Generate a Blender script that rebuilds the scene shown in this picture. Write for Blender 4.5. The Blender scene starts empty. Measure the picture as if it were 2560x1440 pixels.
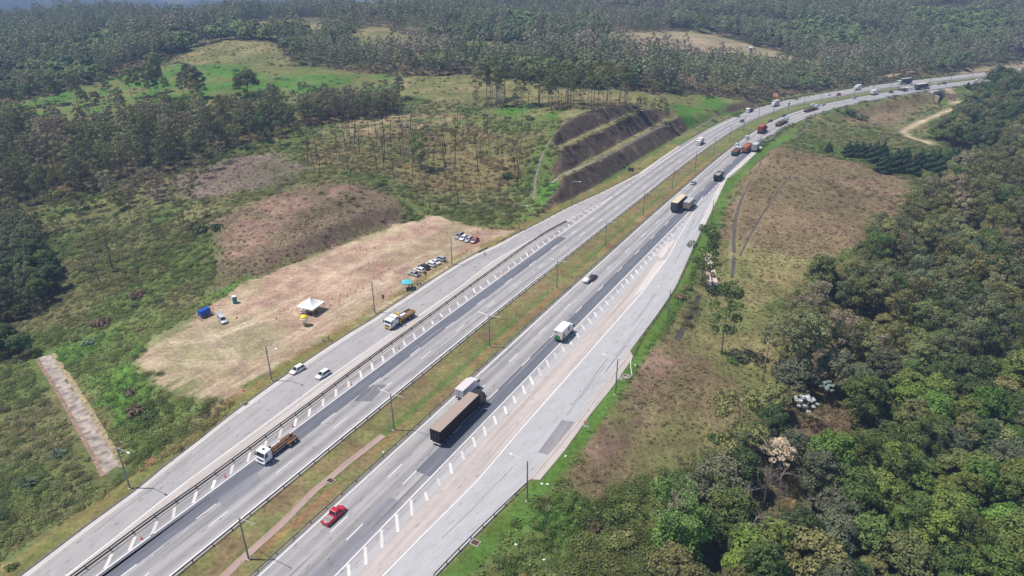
import bpy, bmesh, math, random
import numpy as np
from mathutils import Vector, Matrix
random.seed(7); RNG = np.random.default_rng(11)
PI = math.pi; R_ = random.Random(5)
SC = bpy.context.scene
COL = SC.collection

# ------------------------------------------------------------------ camera
F_PX, PITCH, ROLL, CAM_H = 1707.0, math.radians(26.0), math.radians(0.25), 90.0
cp, sp = math.cos(PITCH), math.sin(PITCH)
_F = np.array([0, cp, -sp]); _R0 = np.array([1.0, 0, 0]); _D0 = np.array([0, -sp, -cp])
_R = math.cos(ROLL)*_R0 + math.sin(ROLL)*_D0
_D = -math.sin(ROLL)*_R0 + math.cos(ROLL)*_D0
CAM = np.array([0.0, 0.0, CAM_H])

def ray(u, v):
    return _F + (u-1280)/F_PX*_R + (v-720)/F_PX*_D

def gp(u, v, z=0.0):
    """point of the level z seen at photo position u, v (surveying the photograph)"""
    d = ray(u, v); t = (z-CAM_H)/d[2]
    return np.array([d[0]*t, d[1]*t])

def gpl(pts, z=0.0):
    return np.array([gp(a, b, z) for a, b in pts])

def proj(P):
    P = np.asarray(P, float) - CAM
    f = P @ _F
    return np.stack([1280+F_PX*(P @ _R)/f, 720+F_PX*(P @ _D)/f], -1), f

cam_d = bpy.data.cameras.new('camera'); cam = bpy.data.objects.new('camera', cam_d); COL.objects.link(cam)
M = Matrix(((_R[0], -_D[0], -_F[0]), (_R[1], -_D[1], -_F[1]), (_R[2], -_D[2], -_F[2])))
cam.matrix_world = Matrix.Translation((0, 0, CAM_H)) @ M.to_4x4()
cam_d.sensor_width = 36; cam_d.lens = 36*F_PX/2560
cam_d.clip_start = 1; cam_d.clip_end = 30000
SC.camera = cam

# ------------------------------------------------------------------ tagging
def tag(o, label=None, cat=None, group=None, kind=None):
    if label: o['label'] = label
    if cat: o['category'] = cat
    if group: o['group'] = group
    if kind: o['kind'] = kind
    return o

def thing(name, label, cat, loc=(0, 0, 0), rz=0, group=None):
    o = bpy.data.objects.new(name, None); COL.objects.link(o)
    o.empty_display_size = .3
    o.location = loc; o.rotation_euler = (0, 0, rz)
    return tag(o, label, cat, group)

def copy_tree(o, parent=None):
    c = o.copy(); COL.objects.link(c)
    if parent is not None: c.parent = parent
    for ch in list(o.children): copy_tree(ch, c)
    return c

def mesh_obj(name, me, parent=None):
    o = bpy.data.objects.new(name, me); COL.objects.link(o)
    if parent is not None: o.parent = parent
    return o

# ------------------------------------------------------------------ materials
def new_mat(name):
    m = bpy.data.materials.new(name); m.use_nodes = True
    nt = m.node_tree
    return m, nt, nt.nodes, nt.links, nt.nodes['Principled BSDF']

def mat(name, col, rough=.6, metal=0.0, var=.12, scale=3.0, coat=0.0, spec=.5, bump=0.0):
    m, nt, N, L, b = new_mat(name)
    tc = N.new('ShaderNodeTexCoord'); n = N.new('ShaderNodeTexNoise'); n.inputs['Scale'].default_value = scale
    n.inputs['Detail'].default_value = 4
    L.new(tc.outputs['Object'], n.inputs['Vector'])
    mr = N.new('ShaderNodeMapRange'); mr.inputs[1].default_value = .3; mr.inputs[2].default_value = .7
    mr.inputs[3].default_value = 1-var; mr.inputs[4].default_value = 1+var
    L.new(n.outputs['Fac'], mr.inputs[0])
    mx = N.new('ShaderNodeMix'); mx.data_type = 'RGBA'; mx.blend_type = 'MULTIPLY'; mx.inputs[0].default_value = 1
    mx.inputs[6].default_value = (*col, 1); L.new(mr.outputs[0], mx.inputs[7])
    L.new(mx.outputs[2], b.inputs['Base Color'])
    b.inputs['Roughness'].default_value = rough; b.inputs['Metallic'].default_value = metal
    b.inputs['Coat Weight'].default_value = coat; b.inputs['Specular IOR Level'].default_value = spec
    if bump:
        bn = N.new('ShaderNodeBump'); bn.inputs['Strength'].default_value = bump
        L.new(n.outputs['Fac'], bn.inputs['Height']); L.new(bn.outputs[0], b.inputs['Normal'])
    return m

def paint_mat(name, rough=.3, metal=0.0, coat=.6, spec=.5):
    """body paint: colour comes from the object's own colour, with a little dust"""
    m, nt, N, L, b = new_mat(name)
    oi = N.new('ShaderNodeObjectInfo'); tc = N.new('ShaderNodeTexCoord')
    n = N.new('ShaderNodeTexNoise'); n.inputs['Scale'].default_value = 1.6; n.inputs['Detail'].default_value = 5
    L.new(tc.outputs['Object'], n.inputs['Vector'])
    mr = N.new('ShaderNodeMapRange'); mr.inputs[1].default_value = .45; mr.inputs[2].default_value = .8
    mr.inputs[3].default_value = 0; mr.inputs[4].default_value = .06
    L.new(n.outputs['Fac'], mr.inputs[0])
    mx = N.new('ShaderNodeMix'); mx.data_type = 'RGBA'; L.new(mr.outputs[0], mx.inputs[0])
    L.new(oi.outputs['Color'], mx.inputs[6]); mx.inputs[7].default_value = (.22, .18, .15, 1)
    L.new(mx.outputs[2], b.inputs['Base Color'])
    b.inputs['Roughness'].default_value = rough; b.inputs['Metallic'].default_value = metal; b.inputs['Coat Weight'].default_value = coat; b.inputs['Specular IOR Level'].default_value = spec
    return m

# ------------------------------------------------------------------ mesh builder
class MB:
    def __init__(s): s.v = []; s.f = []; s.m = []
    def add(s, vs, fs, m=0):
        o = len(s.v); s.v += [tuple(map(float, p)) for p in vs]
        for f in fs: s.f.append(tuple(i+o for i in f)); s.m.append(m)
        return s
    def box(s, c, d, m=0, rz=0.0, taper=1.0):
        x, y, z = d[0]/2, d[1]/2, d[2]/2; vs = []
        for k in (-1, 1):
            q = taper if k > 0 else 1
            for a, b in ((-1, -1), (1, -1), (1, 1), (-1, 1)):
                px, py = a*x*q, b*y*q
                vs.append((c[0]+px*math.cos(rz)-py*math.sin(rz), c[1]+px*math.sin(rz)+py*math.cos(rz), c[2]+k*z))
        return s.add(vs, [(3, 2, 1, 0), (4, 5, 6, 7), (0, 1, 5, 4), (1, 2, 6, 5), (2, 3, 7, 6), (3, 0, 4, 7)], m)
    def prism(s, prof, x0, x1, m=0, inset=0.0):
        """side profile [(y,z)...] counter-clockwise, pulled across from x0 to x1"""
        n = len(prof)
        vs = [(x0, y, z) for y, z in prof]+[(x1, y, z) for y, z in prof]
        fs = [tuple(range(n))[::-1], tuple(range(n, 2*n))]+[(i, (i+1) % n, n+(i+1) % n, n+i) for i in range(n)]
        fs = [f[::-1] for f in fs]
        return s.add(vs, fs, m)
    def cyl(s, p0, p1, r0, r1=None, n=8, m=0, caps=True):
        r1 = r0 if r1 is None else r1
        p0, p1 = Vector(p0), Vector(p1); d = (p1-p0).normalized()
        a = d.orthogonal().normalized(); b = d.cross(a); vs = []
        for p, r in ((p0, r0), (p1, r1)):
            for i in range(n):
                t = 2*PI*i/n; vs.append(p+(a*math.cos(t)+b*math.sin(t))*r)
        fs = [(i, (i+1) % n, n+(i+1) % n, n+i) for i in range(n)]
        if caps: fs += [tuple(range(n))[::-1], tuple(range(n, 2*n))]
        return s.add(vs, fs, m)
    def loft(s, rings, m=0, caps=True, closed=True):
        n = len(rings[0]); vs = [p for r in rings for p in r]; fs = []
        for k in range(len(rings)-1):
            for i in range(n if closed else n-1):
                j = (i+1) % n; fs.append((k*n+i, k*n+j, (k+1)*n+j, (k+1)*n+i))
        if caps and closed: fs += [tuple(range(n))[::-1], tuple(range((len(rings)-1)*n, len(rings)*n))]
        return s.add(vs, fs, m)
    def tube(s, pts, rs, n=6, m=0):
        rings = []
        for i, p in enumerate(pts):
            p = Vector(p); q0 = Vector(pts[max(i-1, 0)]); q1 = Vector(pts[min(i+1, len(pts)-1)])
            d = (q1-q0).normalized(); a = d.cross(Vector((.31, .95, .05))).normalized(); b = d.cross(a)
            r = rs[i] if hasattr(rs, '__len__') else rs
            rings.append([p+(a*math.cos(2*PI*k/n)+b*math.sin(2*PI*k/n))*r for k in range(n)])
        return s.loft(rings, m)
    def quad(s, a, b, c, d, m=0): return s.add([a, b, c, d], [(0, 1, 2, 3)], m)
    def mesh(s, name, mats, smooth=False):
        me = bpy.data.meshes.new(name); me.from_pydata(s.v, [], s.f)
        for k in (mats if isinstance(mats, (list, tuple)) else [mats]): me.materials.append(k)
        if s.m and max(s.m): me.polygons.foreach_set('material_index', s.m)
        if smooth: me.polygons.foreach_set('use_smooth', [True]*len(s.f))
        me.update(); return me
    def build(s, name, mats, parent=None, smooth=False, bevel=0.0):
        me = s.mesh(name, mats, smooth)
        if bevel:
            bm = bmesh.new(); bm.from_mesh(me)
            bmesh.ops.remove_doubles(bm, verts=bm.verts, dist=1e-4)
            es = [e for e in bm.edges if len(e.link_faces) == 2 and e.calc_face_angle(0) > .5]
            bmesh.ops.bevel(bm, geom=es, offset=bevel, segments=2, affect='EDGES', profile=.6, clamp_overlap=True)
            bm.to_mesh(me); bm.free()
        return mesh_obj(name, me, parent)

# ------------------------------------------------------------------ polyline tools
def resample(P, n=None, step=None):
    P = np.asarray(P, float); d = np.r_[0, np.cumsum(np.hypot(*np.diff(P, axis=0).T))]
    n = n or max(2, int(d[-1]/step)+1); t = np.linspace(0, d[-1], n)
    return np.stack([np.interp(t, d, P[:, 0]), np.interp(t, d, P[:, 1])], -1)

def smooth_line(P, it=8):
    P = np.array(P, float)
    for _ in range(it): P[1:-1] = .25*P[:-2]+.5*P[1:-1]+.25*P[2:]
    return P

def tang(P):
    t = np.gradient(P, axis=0); return t/np.hypot(t[:, 0], t[:, 1])[:, None]

def offset(P, d):
    """shift a line to its right by d (number or array)"""
    t = tang(P); nrm = np.stack([t[:, 1], -t[:, 0]], -1)
    return P+nrm*(np.asarray(d)[:, None] if np.ndim(d) else d)

def seg_dist(X, Y, P):
    """distance to polyline P, signed side (+ right) and arc length, for arrays X, Y"""
    best = np.full(X.shape, 1e18); side = np.zeros(X.shape); arc = np.zeros(X.shape); s0 = 0
    for a, b in zip(P[:-1], P[1:]):
        d = b-a; L2 = d@d; L = math.sqrt(L2)
        if L2 < 1e-9: continue
        t = np.clip(((X-a[0])*d[0]+(Y-a[1])*d[1])/L2, 0, 1)
        ex, ey = X-a[0]-t*d[0], Y-a[1]-t*d[1]; q = ex*ex+ey*ey
        k = q < best
        best = np.where(k, q, best); arc = np.where(k, s0+t*L, arc)
        side = np.where(k, np.sign(ex*d[1]-ey*d[0]), side); s0 += L
    return np.sqrt(best), side, arc

def inside(X, Y, P):
    r = np.zeros(X.shape, bool); n = len(P); j = n-1
    for i in range(n):
        xi, yi = P[i]; xj, yj = P[j]
        c = ((yi > Y) != (yj > Y)) & (X < (xj-xi)*(Y-yi)/((yj-yi) if yj != yi else 1e-9)+xi)
        r ^= c; j = i
    return r

def poly_sd(X, Y, P):
    """distance outside a polygon (negative inside)"""
    d, _, _ = seg_dist(X, Y, np.vstack([P, P[:1]])); return np.where(inside(X, Y, P), -d, d)

def sstep(a, b, x):
    t = np.clip((x-a)/(b-a), 0, 1); return t*t*(3-2*t)

def vnoise(X, Y, sc, seed=0):
    """smooth value noise in numpy"""
    x, y = X/sc+seed*17.3, Y/sc-seed*9.1
    xi, yi = np.floor(x).astype(np.int64), np.floor(y).astype(np.int64); fx, fy = x-xi, y-yi
    fx = fx*fx*(3-2*fx); fy = fy*fy*(3-2*fy)
    def h(a, b):
        n = (a*374761393+b*668265263+seed*1442695041) & 0x7fffffff
        n = ((n ^ (n >> 13))*1274126177) & 0x7fffffff
        return ((n ^ (n >> 16)) & 0xffff)/65535.0
    return (h(xi, yi)*(1-fx)+h(xi+1, yi)*fx)*(1-fy)+(h(xi, yi+1)*(1-fx)+h(xi+1, yi+1)*fx)*fy

def fbm(X, Y, sc, seed=0, o=4):
    r = 0; a = .5
    for k in range(o): r = r+a*vnoise(X, Y, sc/2**k, seed+k); a *= .5
    return r/(1-.5**o)
# ------------------------------------------------------------------ road centre line (middle of the median) and its lines
_l6 = gpl([(424,1440),(598,1300),(723,1200),(917,1040),(1017,960),(1200,808),(1313,720),(1500,572),(1568,520),(1620,480),(1667,440),(1767,367),(1833,322),(1917,283),(2000,257),(2083,243),(2150,231),(2247,216),(2373,201),(2507,186),(2560,179)])
_l9 = gpl([(648,1440),(800,1301),(909,1200),(1147,983),(1200,933),(1432,720),(1500,660),(1653,520),(1702,480),(1768,420),(1838,363),(1917,308),(2000,274),(2133,245),(2293,219),(2325,214),(2480,195),(2560,185)])
def _mid(a, b):
    a = resample(a, step=3); out = []
    for p in a:
        d = np.hypot(*(b-p).T); q = b[np.argmin(d)]; out.append((p+q)/2)
    return np.array(out)
_b = resample(_l9, step=1)
CL = _mid(_l6, _b)
CL = resample(smooth_line(CL, 120), step=4)
_t0 = CL[0]-CL[6]; _t0 /= np.hypot(*_t0); _t1 = CL[-1]-CL[-12]; _t1 /= np.hypot(*_t1)
CL = np.vstack([CL[0]+_t0*np.arange(60, 0, -4)[:, None], CL, CL[-1]+_t1*np.arange(4, 420, 4)[:, None]])
CL = smooth_line(CL, 10)
_s = np.r_[0, np.cumsum(np.hypot(*np.diff(CL, axis=0).T))]
CLS = _s
# half width of the median along the road, measured on the photograph
def _half(line):
    d, sd, ar = seg_dist(line[:, 0], line[:, 1], CL); o = np.argsort(ar); return ar[o], d[o]
HM_L = np.interp(_s, *_half(resample(_l6, step=5))); HM_R = np.interp(_s, *_half(resample(_l9, step=5)))
_hm = smooth_line(np.stack([_s, (HM_L+HM_R)/2], -1), 60)[:, 1]
HM = np.clip(_hm, 4.3, 6.5)
def rl(k, far=None):
    """line k metres outside the left carriageway's inner white line"""
    return offset(CL, -(HM+k))
def rr(k): return offset(CL, HM+k)
S_MAX = _s[-1]
def part(P, y0=-1e9, y1=1e9):
    k = (P[:, 1] >= y0) & (P[:, 1] <= y1); return P[k]

# ramps, traced
RAMP_L_OUT = gpl([(-60,1518),(55,1438),(203,1325),(343,1223),(400,1175),(507,1092),(583,1032),(682,960),(800,880),(873,833),(933,797),(967,773),(1050,720),(1100,687),(1155,653),(1193,633),(1242,612),(1295,582),(1350,555),(1425,515),(1500,482),(1550,457),(1597,433),(1633,408),(1695,365)])
RAMP_L_LINE = gpl([(60,1518),(165,1440),(275,1355),(400,1255),(472,1200),(633,1082),(795,962),(980,833),(1050,787),(1147,720),(1233,653),(1333,597),(1412,553),(1500,509),(1550,481)])
RAMP_R_LINE = gpl([(868,1520),(957,1440),(1050,1345),(1195,1200),(1307,1068),(1403,960),(1500,850),(1600,737),(1672,640),(1697,593),(1722,552),(1742,513),(1758,490)])
RAMP_R_OUT = gpl([(1010,1520),(1088,1440),(1200,1328),(1323,1200),(1392,1120),(1450,1048),(1515,960),(1578,873),(1640,790),(1688,720),(1733,618),(1757,568),(1782,515),(1800,478),(1815,447),(1850,418),(1880,390),(1908,364)])
GORE_R = gpl([(880,1455),(908,1420),(1000,1320),(1067,1250),(1200,1105),(1310,990),(1420,880),(1500,798),(1560,735),(1600,690),(1660,628),(1705,578)])   # edge between hatched and bare concrete

# ------------------------------------------------------------------ ground heights
def W(u, v, z): p = gp(u, v, z); return (p[0], p[1], z)
_CP = [W(*c) for c in [
 (0,1260,-4),(150,1160,-5),(0,1050,-7),(250,1010,-5),(100,900,-7),(330,890,-3),(0,850,-9),(100,750,-9),(250,750,-6),(400,740,-3),(500,700,-1),
 (0,650,-8),(200,620,-4),(350,560,0),(470,560,3),(-300,1100,-8),(-300,700,-9),(-300,1400,-6),
 (560,560,6),(650,520,9),(740,475,11),(860,458,12),(945,486,7),(1000,520,5),(1030,548,1),(640,640,3.0),(800,600,4.0),(900,560,4.0),(600,450,6),(750,430,7),(900,420,8),
 (1050,525,1),(1130,545,-.5),(1230,560,-1),(1310,535,-.5),(1330,500,1),(1345,450,4),(1365,400,10),(1395,350,17),(1440,310,22),(1500,285,23),(1570,285,23),(1640,295,20),(1690,308,14),(1725,318,4),(1760,310,1),
 (1200,450,3),(1100,400,6),(1200,350,9),(1000,350,9),(1250,300,14),(1350,285,18),(1450,268,20),(1600,262,18),(1750,238,8),(1850,248,3),(1720,285,8),
 (900,300,12),(750,330,9),(650,400,7),(500,460,5),(300,480,2),(100,500,-2),(0,400,2),(200,380,4),(400,330,8),(600,260,13),(700,210,17),(900,190,18),(500,180,17),(300,230,13),(100,260,9),(0,250,7),
 (650,105,27),(560,115,25),(490,140,18),(900,100,24),(1100,130,22),(1300,160,18),(1500,190,16),(1700,210,11),(1900,190,5),(0,150,8),(200,120,12),(400,100,15),(0,60,14),(300,60,20),(600,45,26),(200,45,18),
 (900,50,27),(1200,45,26),(1400,45,22),(1600,90,22),(1700,85,19),(1900,120,10),(2030,155,3),(1500,15,24),(1800,30,16),(2000,60,14),(2200,60,20),(2500,50,26),(2560,120,10),(2300,130,5),(2100,150,2),(2050,15,22),(2300,10,28),(2560,10,34),
 (2200,185,0),(2400,165,1),(2560,158,3),
 (1400,1440,-3.5),(1500,1250,-2.5),(1690,850,-1.5),(1775,715,-3.5),(1830,690,-2.5),(1840,560,-.5),(1935,378,3.5),(2000,480,5),(2100,500,4),(2100,620,0),(2000,700,-3),(1900,800,-5),(1800,900,-4),(1650,1000,-1.5),(1800,1050,-5),(1600,1200,-4),
 (1520,1420,-7),(1800,1300,-9),(2200,1200,-10),(2560,1300,-12),(2900,1000,-12),(2100,900,-8),(2400,800,-8),(2300,600,-6),(2560,600,-6),(2400,450,-6),(2560,400,-5),(2200,420,-2),(2100,390,0),(2050,335,1),(2150,330,-4),(2300,310,-8),(2255,332,-8),(2400,265,-8),(2360,250,-8),(2560,240,2),(2520,215,3),(2560,300,-3),(2800,220,4),
 (1100,1500,-1),(1300,1520,-4),(2000,1520,-11),(2700,1600,-14)]]
for x in (-2600, -1300, 0, 1300, 2600):
    _CP += [(x, 1900, -42), (x*1.3, 2600, -74), (x*1.5, 3600, -92), (x*1.8, 5200, -70), (x*2, 8000, -40)]
for x in (-1900, -1300, -900, -550): _CP += [(x, 1180, -22), (x, 1450, -62), (x, 1700, -80), (x, 2200, -92)]
for x in (-1000, -500, 600, 1300): _CP.append((x, 20, -10))
_CP += [(-1700, 900, 5), (-1700, 1400, 10), (1900, 900, 20), (1900, 1400, 20), (-900, 400, 0), (1000, 420, -3)]
_CP = np.array(_CP)
def _rbf_fit(P, lam=1.2):
    n = len(P); R = np.hypot(P[:, None, 0]-P[None, :, 0], P[:, None, 1]-P[None, :, 1])
    A = np.zeros((n+1, n+1)); A[:n, :n] = -R+lam*np.diag(3+.02*np.hypot(P[:, 0], P[:, 1])); A[:n, n] = 1; A[n, :n] = 1
    return np.linalg.solve(A, np.r_[P[:, 2], 0])
_RW = _rbf_fit(_CP)
def _rbf(X, Y):
    z = np.full(X.shape, _RW[-1])
    for (a, b, _), w in zip(_CP, _RW[:-1]): z -= w*np.hypot(X-a, Y-b)
    return z
LOT = gpl([(378,842),(340,905),(385,960),(440,988),(520,1000),(600,985),(640,950),(740,880),(820,850),(935,790),(1020,735),(1110,680),(1190,632),(1300,575),(1270,575),(1190,568),(1150,558),(1095,537),(1000,560),(860,610),(700,672),(590,722),(545,755),(500,780),(430,820)])
FLAT = gpl([(-260,1590),(-100,1480),(0,1412),(150,1312),(330,1196),(450,1130),(560,1050),(600,1000),(520,1000),(440,988),(385,960),(340,905),(378,842),(430,820),(500,780),(545,755),(590,722),(700,672),(860,610),(1000,560),(1095,537),(1150,558),(1190,568),(1270,577),(1315,562),(1350,535),(1390,515),(1475,474),(1592,402),(1690,342),(1722,324),(1765,316),(1800,302),
  (1908,400),(1900,392),(1858,430),(1825,480),(1810,520),(1783,573),(1740,650),(1690,745),(1640,830),(1559,960),(1397,1188),(1297,1289),(1180,1400),(1050,1560)])
BANK = gpl([(1350,540),(1390,515),(1475,474),(1592,402),(1690,342),(1722,324)])
UNDER = gpl([(2322,232),(2352,248),(2400,265),(2395,275),(2350,290),(2290,312),(2255,332),(2268,345),(2330,372)], -8.0)   # dirt road
_uc, _, _ua = seg_dist(np.array([gp(2326, 226)[0]]), np.array([gp(2326, 226)[1]]), CL)
BR_S = float(_ua[0])
def cl_at(s): return np.array([np.interp(s, CLS, CL[:, 0]), np.interp(s, CLS, CL[:, 1])])
def cl_dir(s):
    d = cl_at(s+2)-cl_at(s-2); return d/np.hypot(*d)
BR_P, BR_D = cl_at(BR_S), cl_dir(BR_S); BR_N = np.array([BR_D[1], -BR_D[0]])
def terrace(d):
    z = np.zeros(d.shape)
    for k, (a, h) in enumerate(((0, 7), (10.5, 7), (21, 7))): z += h*np.clip((d-a)/6.5, 0, 1)
    return z
CLC = CL[::3] if (len(CL)-1) % 3 == 0 else np.vstack([CL[::3], CL[-1:]])
def ground_z(X, Y):
    X = np.asarray(X, float); Y = np.asarray(Y, float)
    z = _rbf(X, Y)
    R = np.hypot(X, Y)
    z = z+(fbm(X, Y, 14, 3, 3)-.5)*1.2*sstep(60, 160, R)+(fbm(X, Y, 240, 9, 3)-.5)*24*sstep(560, 1000, R)+(fbm(X, Y, 900, 5, 3)-.5)*60*sstep(1500, 3000, R)
    # cut benches beside the road
    d, sd, ar = seg_dist(X, Y, BANK)
    lim = np.where(sd < 0, terrace(d), 0)
    near = (d < 70) & (ar > .5) & (ar < np.hypot(*np.diff(BANK, axis=0).T).sum()-.5)
    z = np.where(near & (sd < 0), np.minimum(z, lim), z)
    # level strip of road, verges and the cleared lot
    d1 = poly_sd(X, Y, FLAT)
    dc, sc_, ac = seg_dist(X, Y, CLC)
    lo = np.where(sc_ < 0, 23.0, 20.5); d2 = dc-lo
    far = (Y > 285) | (X > 120)
    dd = np.where(far, np.minimum(d1, d2), d1)
    wd = np.where(sc_ > 0, 9.0, 7.0); wd = np.where(near & (sd < 0), .6, wd)
    w = sstep(0, 1, dd/wd)
    z = z*w-.06*(1-w)
    # underpass of the dirt road
    if True:
        al = (X-BR_P[0])*BR_D[0]+(Y-BR_P[1])*BR_D[1]; ac2 = (X-BR_P[0])*BR_N[0]+(Y-BR_P[1])*BR_N[1]
        cut = (np.abs(al) < 5.2) & (ac2 > -40) & (ac2 < 45)
        z = np.where(cut, np.minimum(z, -8.2), z)
    return z
def axis_x():
    a = list(np.arange(-190, 150.1, .8)); s = .8; x = 150.0
    r = []
    while x < 6500: s = min(s*1.03, 90); x += s; r.append(x)
    s = .8; x = -190.0; l = []
    while x > -6500: s = min(s*1.03, 90); x -= s; l.append(x)
    return np.array(l[::-1]+a+r)
def axis_y():
    y = 20.0; r = [y]; s = 2.0
    while y < 8500:
        s = 2.5 if y < 74 else (.8 if y < 330 else min(max(.8, (y-330)*.0075+.8), 60)); y += s; r.append(y)
    return np.array(r)
XS, YS = axis_x(), axis_y()
GX, GY = np.meshgrid(XS, YS)
GZ = ground_z(GX, GY)
def gz(X, Y):
    """height of the ground sheet (bilinear)"""
    X = np.asarray(X, float); Y = np.asarray(Y, float)
    i = np.clip(np.searchsorted(YS, Y)-1, 0, len(YS)-2); j = np.clip(np.searchsorted(XS, X)-1, 0, len(XS)-2)
    a = np.clip((X-XS[j])/(XS[j+1]-XS[j]), 0, 1); b = np.clip((Y-YS[i])/(YS[i+1]-YS[i]), 0, 1)
    return (GZ[i, j]*(1-a)+GZ[i, j+1]*a)*(1-b)+(GZ[i+1, j]*(1-a)+GZ[i+1, j+1]*a)*b
_TS = np.concatenate([np.arange(80, 700, .5), np.geomspace(700, 9000, 1500)])
def hit(u, v):
    """where the line of sight through photo position u, v meets the ground"""
    d = ray(u, v); P = CAM+_TS[:, None]*d; g = gz(P[:, 0], P[:, 1])-P[:, 2]
    k = int(np.argmax(g > 0)) if (g > 0).any() else len(_TS)-1
    k = max(k, 1); ga, gb = g[k-1], g[k]
    t = _TS[k-1]+(_TS[k]-_TS[k-1])*(-ga)/(gb-ga) if gb > 0 > ga else _TS[k]
    p = CAM+t*d; return np.array([p[0], p[1], float(gz(p[0], p[1]))])
def hitl(pts): return np.array([hit(a, b)[:2] for a, b in pts])

# ------------------------------------------------------------------ ground cover zones (outlines surveyed on the photo)
ZP = {}
def zone(n, pts): ZP.setdefault(n, []).append(hitl(pts))
zone('lushgrass', [(110,880),(160,850),(330,790),(480,770),(600,700),(720,675),(640,740),(520,770),(430,815),(375,845),(345,900),(400,960),(520,1010),(470,1060),(330,1140),(260,1010)])
zone('lushgrass', [(960,475),(1080,525),(1150,560),(1060,545),(1000,560),(1020,530)])
zone('lushgrass', [(1100,520),(1240,555),(1310,530),(1340,480),(1400,440),(1380,500),(1330,560),(1270,574),(1150,556)])
zone('greenfield', [(40,268),(130,240),(300,190),(420,165),(560,160),(740,168),(860,180),(990,192),(960,235),(860,232),(750,255),(680,222),(560,235),(420,258),(300,285),(200,305),(100,290)])
zone('greenfield', [(1200,275),(1330,262),(1470,275),(1560,285),(1440,295),(1330,300),(1220,292)])
zone('greenfield', [(1690,255),(1790,240),(1850,250),(1870,270),(1800,300),(1740,322),(1690,300)])
zone('drygrass', [(1000,195),(1190,188),(1420,222),(1640,236),(1790,242),(1690,262),(1560,285),(1200,262),(990,240)])
zone('drygrass', [(420,150),(480,120),(560,100),(640,102),(700,120),(720,150),(740,162),(600,160),(500,165)])
zone('drygrass', [(600,57),(700,52),(820,62),(860,72),(760,77),(640,77)])
zone('drygrass', [(870,92),(900,68),(960,68),(1000,88),(1180,102),(1330,116),(1300,127),(1100,117),(900,112)])
zone('scrub', [(0,84),(150,82),(300,92),(400,82),(425,97),(350,118),(200,114),(0,125)])
zone('palefield', [(1505,90),(1530,84),(1600,80),(1700,78),(1800,92),(1900,120),(2000,146),(2075,156),(2040,162),(1980,152),(1900,138),(1780,132),(1700,122),(1640,117),(1570,107)])
zone('palefield', [(1720,50),(1800,72),(1812,80),(1740,62)])
zone('palefield', [(2380,187),(2440,170),(2560,151),(2700,140),(2700,160),(2560,172),(2400,192)])
zone('straw', [(790,330),(900,300),(1020,280),(1150,285),(1160,295),(1060,320),(980,335),(860,345)])
zone('straw', [(335,915),(420,885),(520,920),(600,985),(520,1000),(430,975),(385,960)])
zone('straw', [(430,1040),(500,1000),(590,1000),(480,1060)])
zone('burnt', [(760,345),(900,335),(1000,330),(1180,315),(1320,340),(1330,400),(1290,470),(1180,480),(1080,500),(980,450),(880,430),(770,440)])
zone('heath', [(440,440),(560,400),(700,380),(770,420),(720,460),(560,490),(440,500),(330,500)])
zone('redsoil', [(545,585),(620,530),(760,480),(880,462),(900,470),(780,520),(700,580),(640,640),(560,660)])
zone('mound', [(520,560),(640,505),(740,470),(880,456),(960,480),(1005,520),(1000,560),(860,608),(700,670),(600,715),(520,750),(540,660)])
zone('bank', [(1375,425),(1404,383),(1465,356),(1532,333),(1599,302),(1633,299),(1665,316),(1600,348),(1500,396),(1430,422),(1385,437)])
zone('bank', [(1390,364),(1414,326),(1465,299),(1525,289),(1568,292),(1570,302),(1515,319),(1448,349),(1405,369)])
zone('bank', [(1372,530),(1360,500),(1400,460),(1470,430),(1560,382),(1660,325),(1722,320),(1700,338),(1592,398),(1475,472),(1400,512)])
zone('bank', [(1810,280),(1830,262),(1870,250),(1900,256),(1880,268),(1840,280)])
zone('brownhill', [(1900,375),(1960,370),(2060,390),(2150,410),(2260,450),(2300,520),(2200,580),(2080,650),(1960,640),(1860,600),(1800,600),(1830,500)])
zone('brownhill', [(2080,290),(2180,262),(2320,232),(2330,260),(2280,280),(2240,320),(2180,310)])
zone('drygrass', [(1700,760),(1830,560),(1900,600),(2060,650),(1960,740),(1900,780),(1960,850),(1940,960),(1880,1010),(1800,960),(1640,900)])
zone('redsoil', [(1560,1050),(1620,1010),(1640,1040),(1560,1110),(1490,1170),(1470,1130)])
zone('redsoil', [(1590,900),(1640,860),(1690,870),(1700,900),(1640,950),(1590,990),(1520,1060),(1500,1020)])
zone('brownslope', [(1559,962),(1640,850),(1720,860),(1850,960),(1890,1050),(1800,1110),(1640,1180),(1480,1250),(1400,1190)])
zone('verge', [(1085,1500),(1125,1440),(1310,1255),(1400,1120),(1480,1040),(1545,940),(1590,880),(1690,745),(1760,610),(1790,560),(1825,490),(1858,430),(1900,385),(1912,370),(1925,380),(1900,400),(1860,440),(1828,485),(1812,522),(1785,575),(1742,652),(1693,748),(1643,832),(1563,962),(1400,1190),(1300,1292),(1220,1380),(1130,1500)])
zone('verge', [(1905,380),(1960,325),(2000,318),(1985,345),(1930,375)])
zone('greenmeadow', [(1990,330),(2060,310),(2140,330),(2260,345),(2250,370),(2150,370),(2060,355)])
zone('lushgrass', [(1150,1440),(1300,1290),(1420,1240),(1500,1300),(1440,1440),(1400,1560),(1100,1560)])
ZP['lot'] = [LOT]
DIRT = resample(UNDER, step=3)
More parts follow.
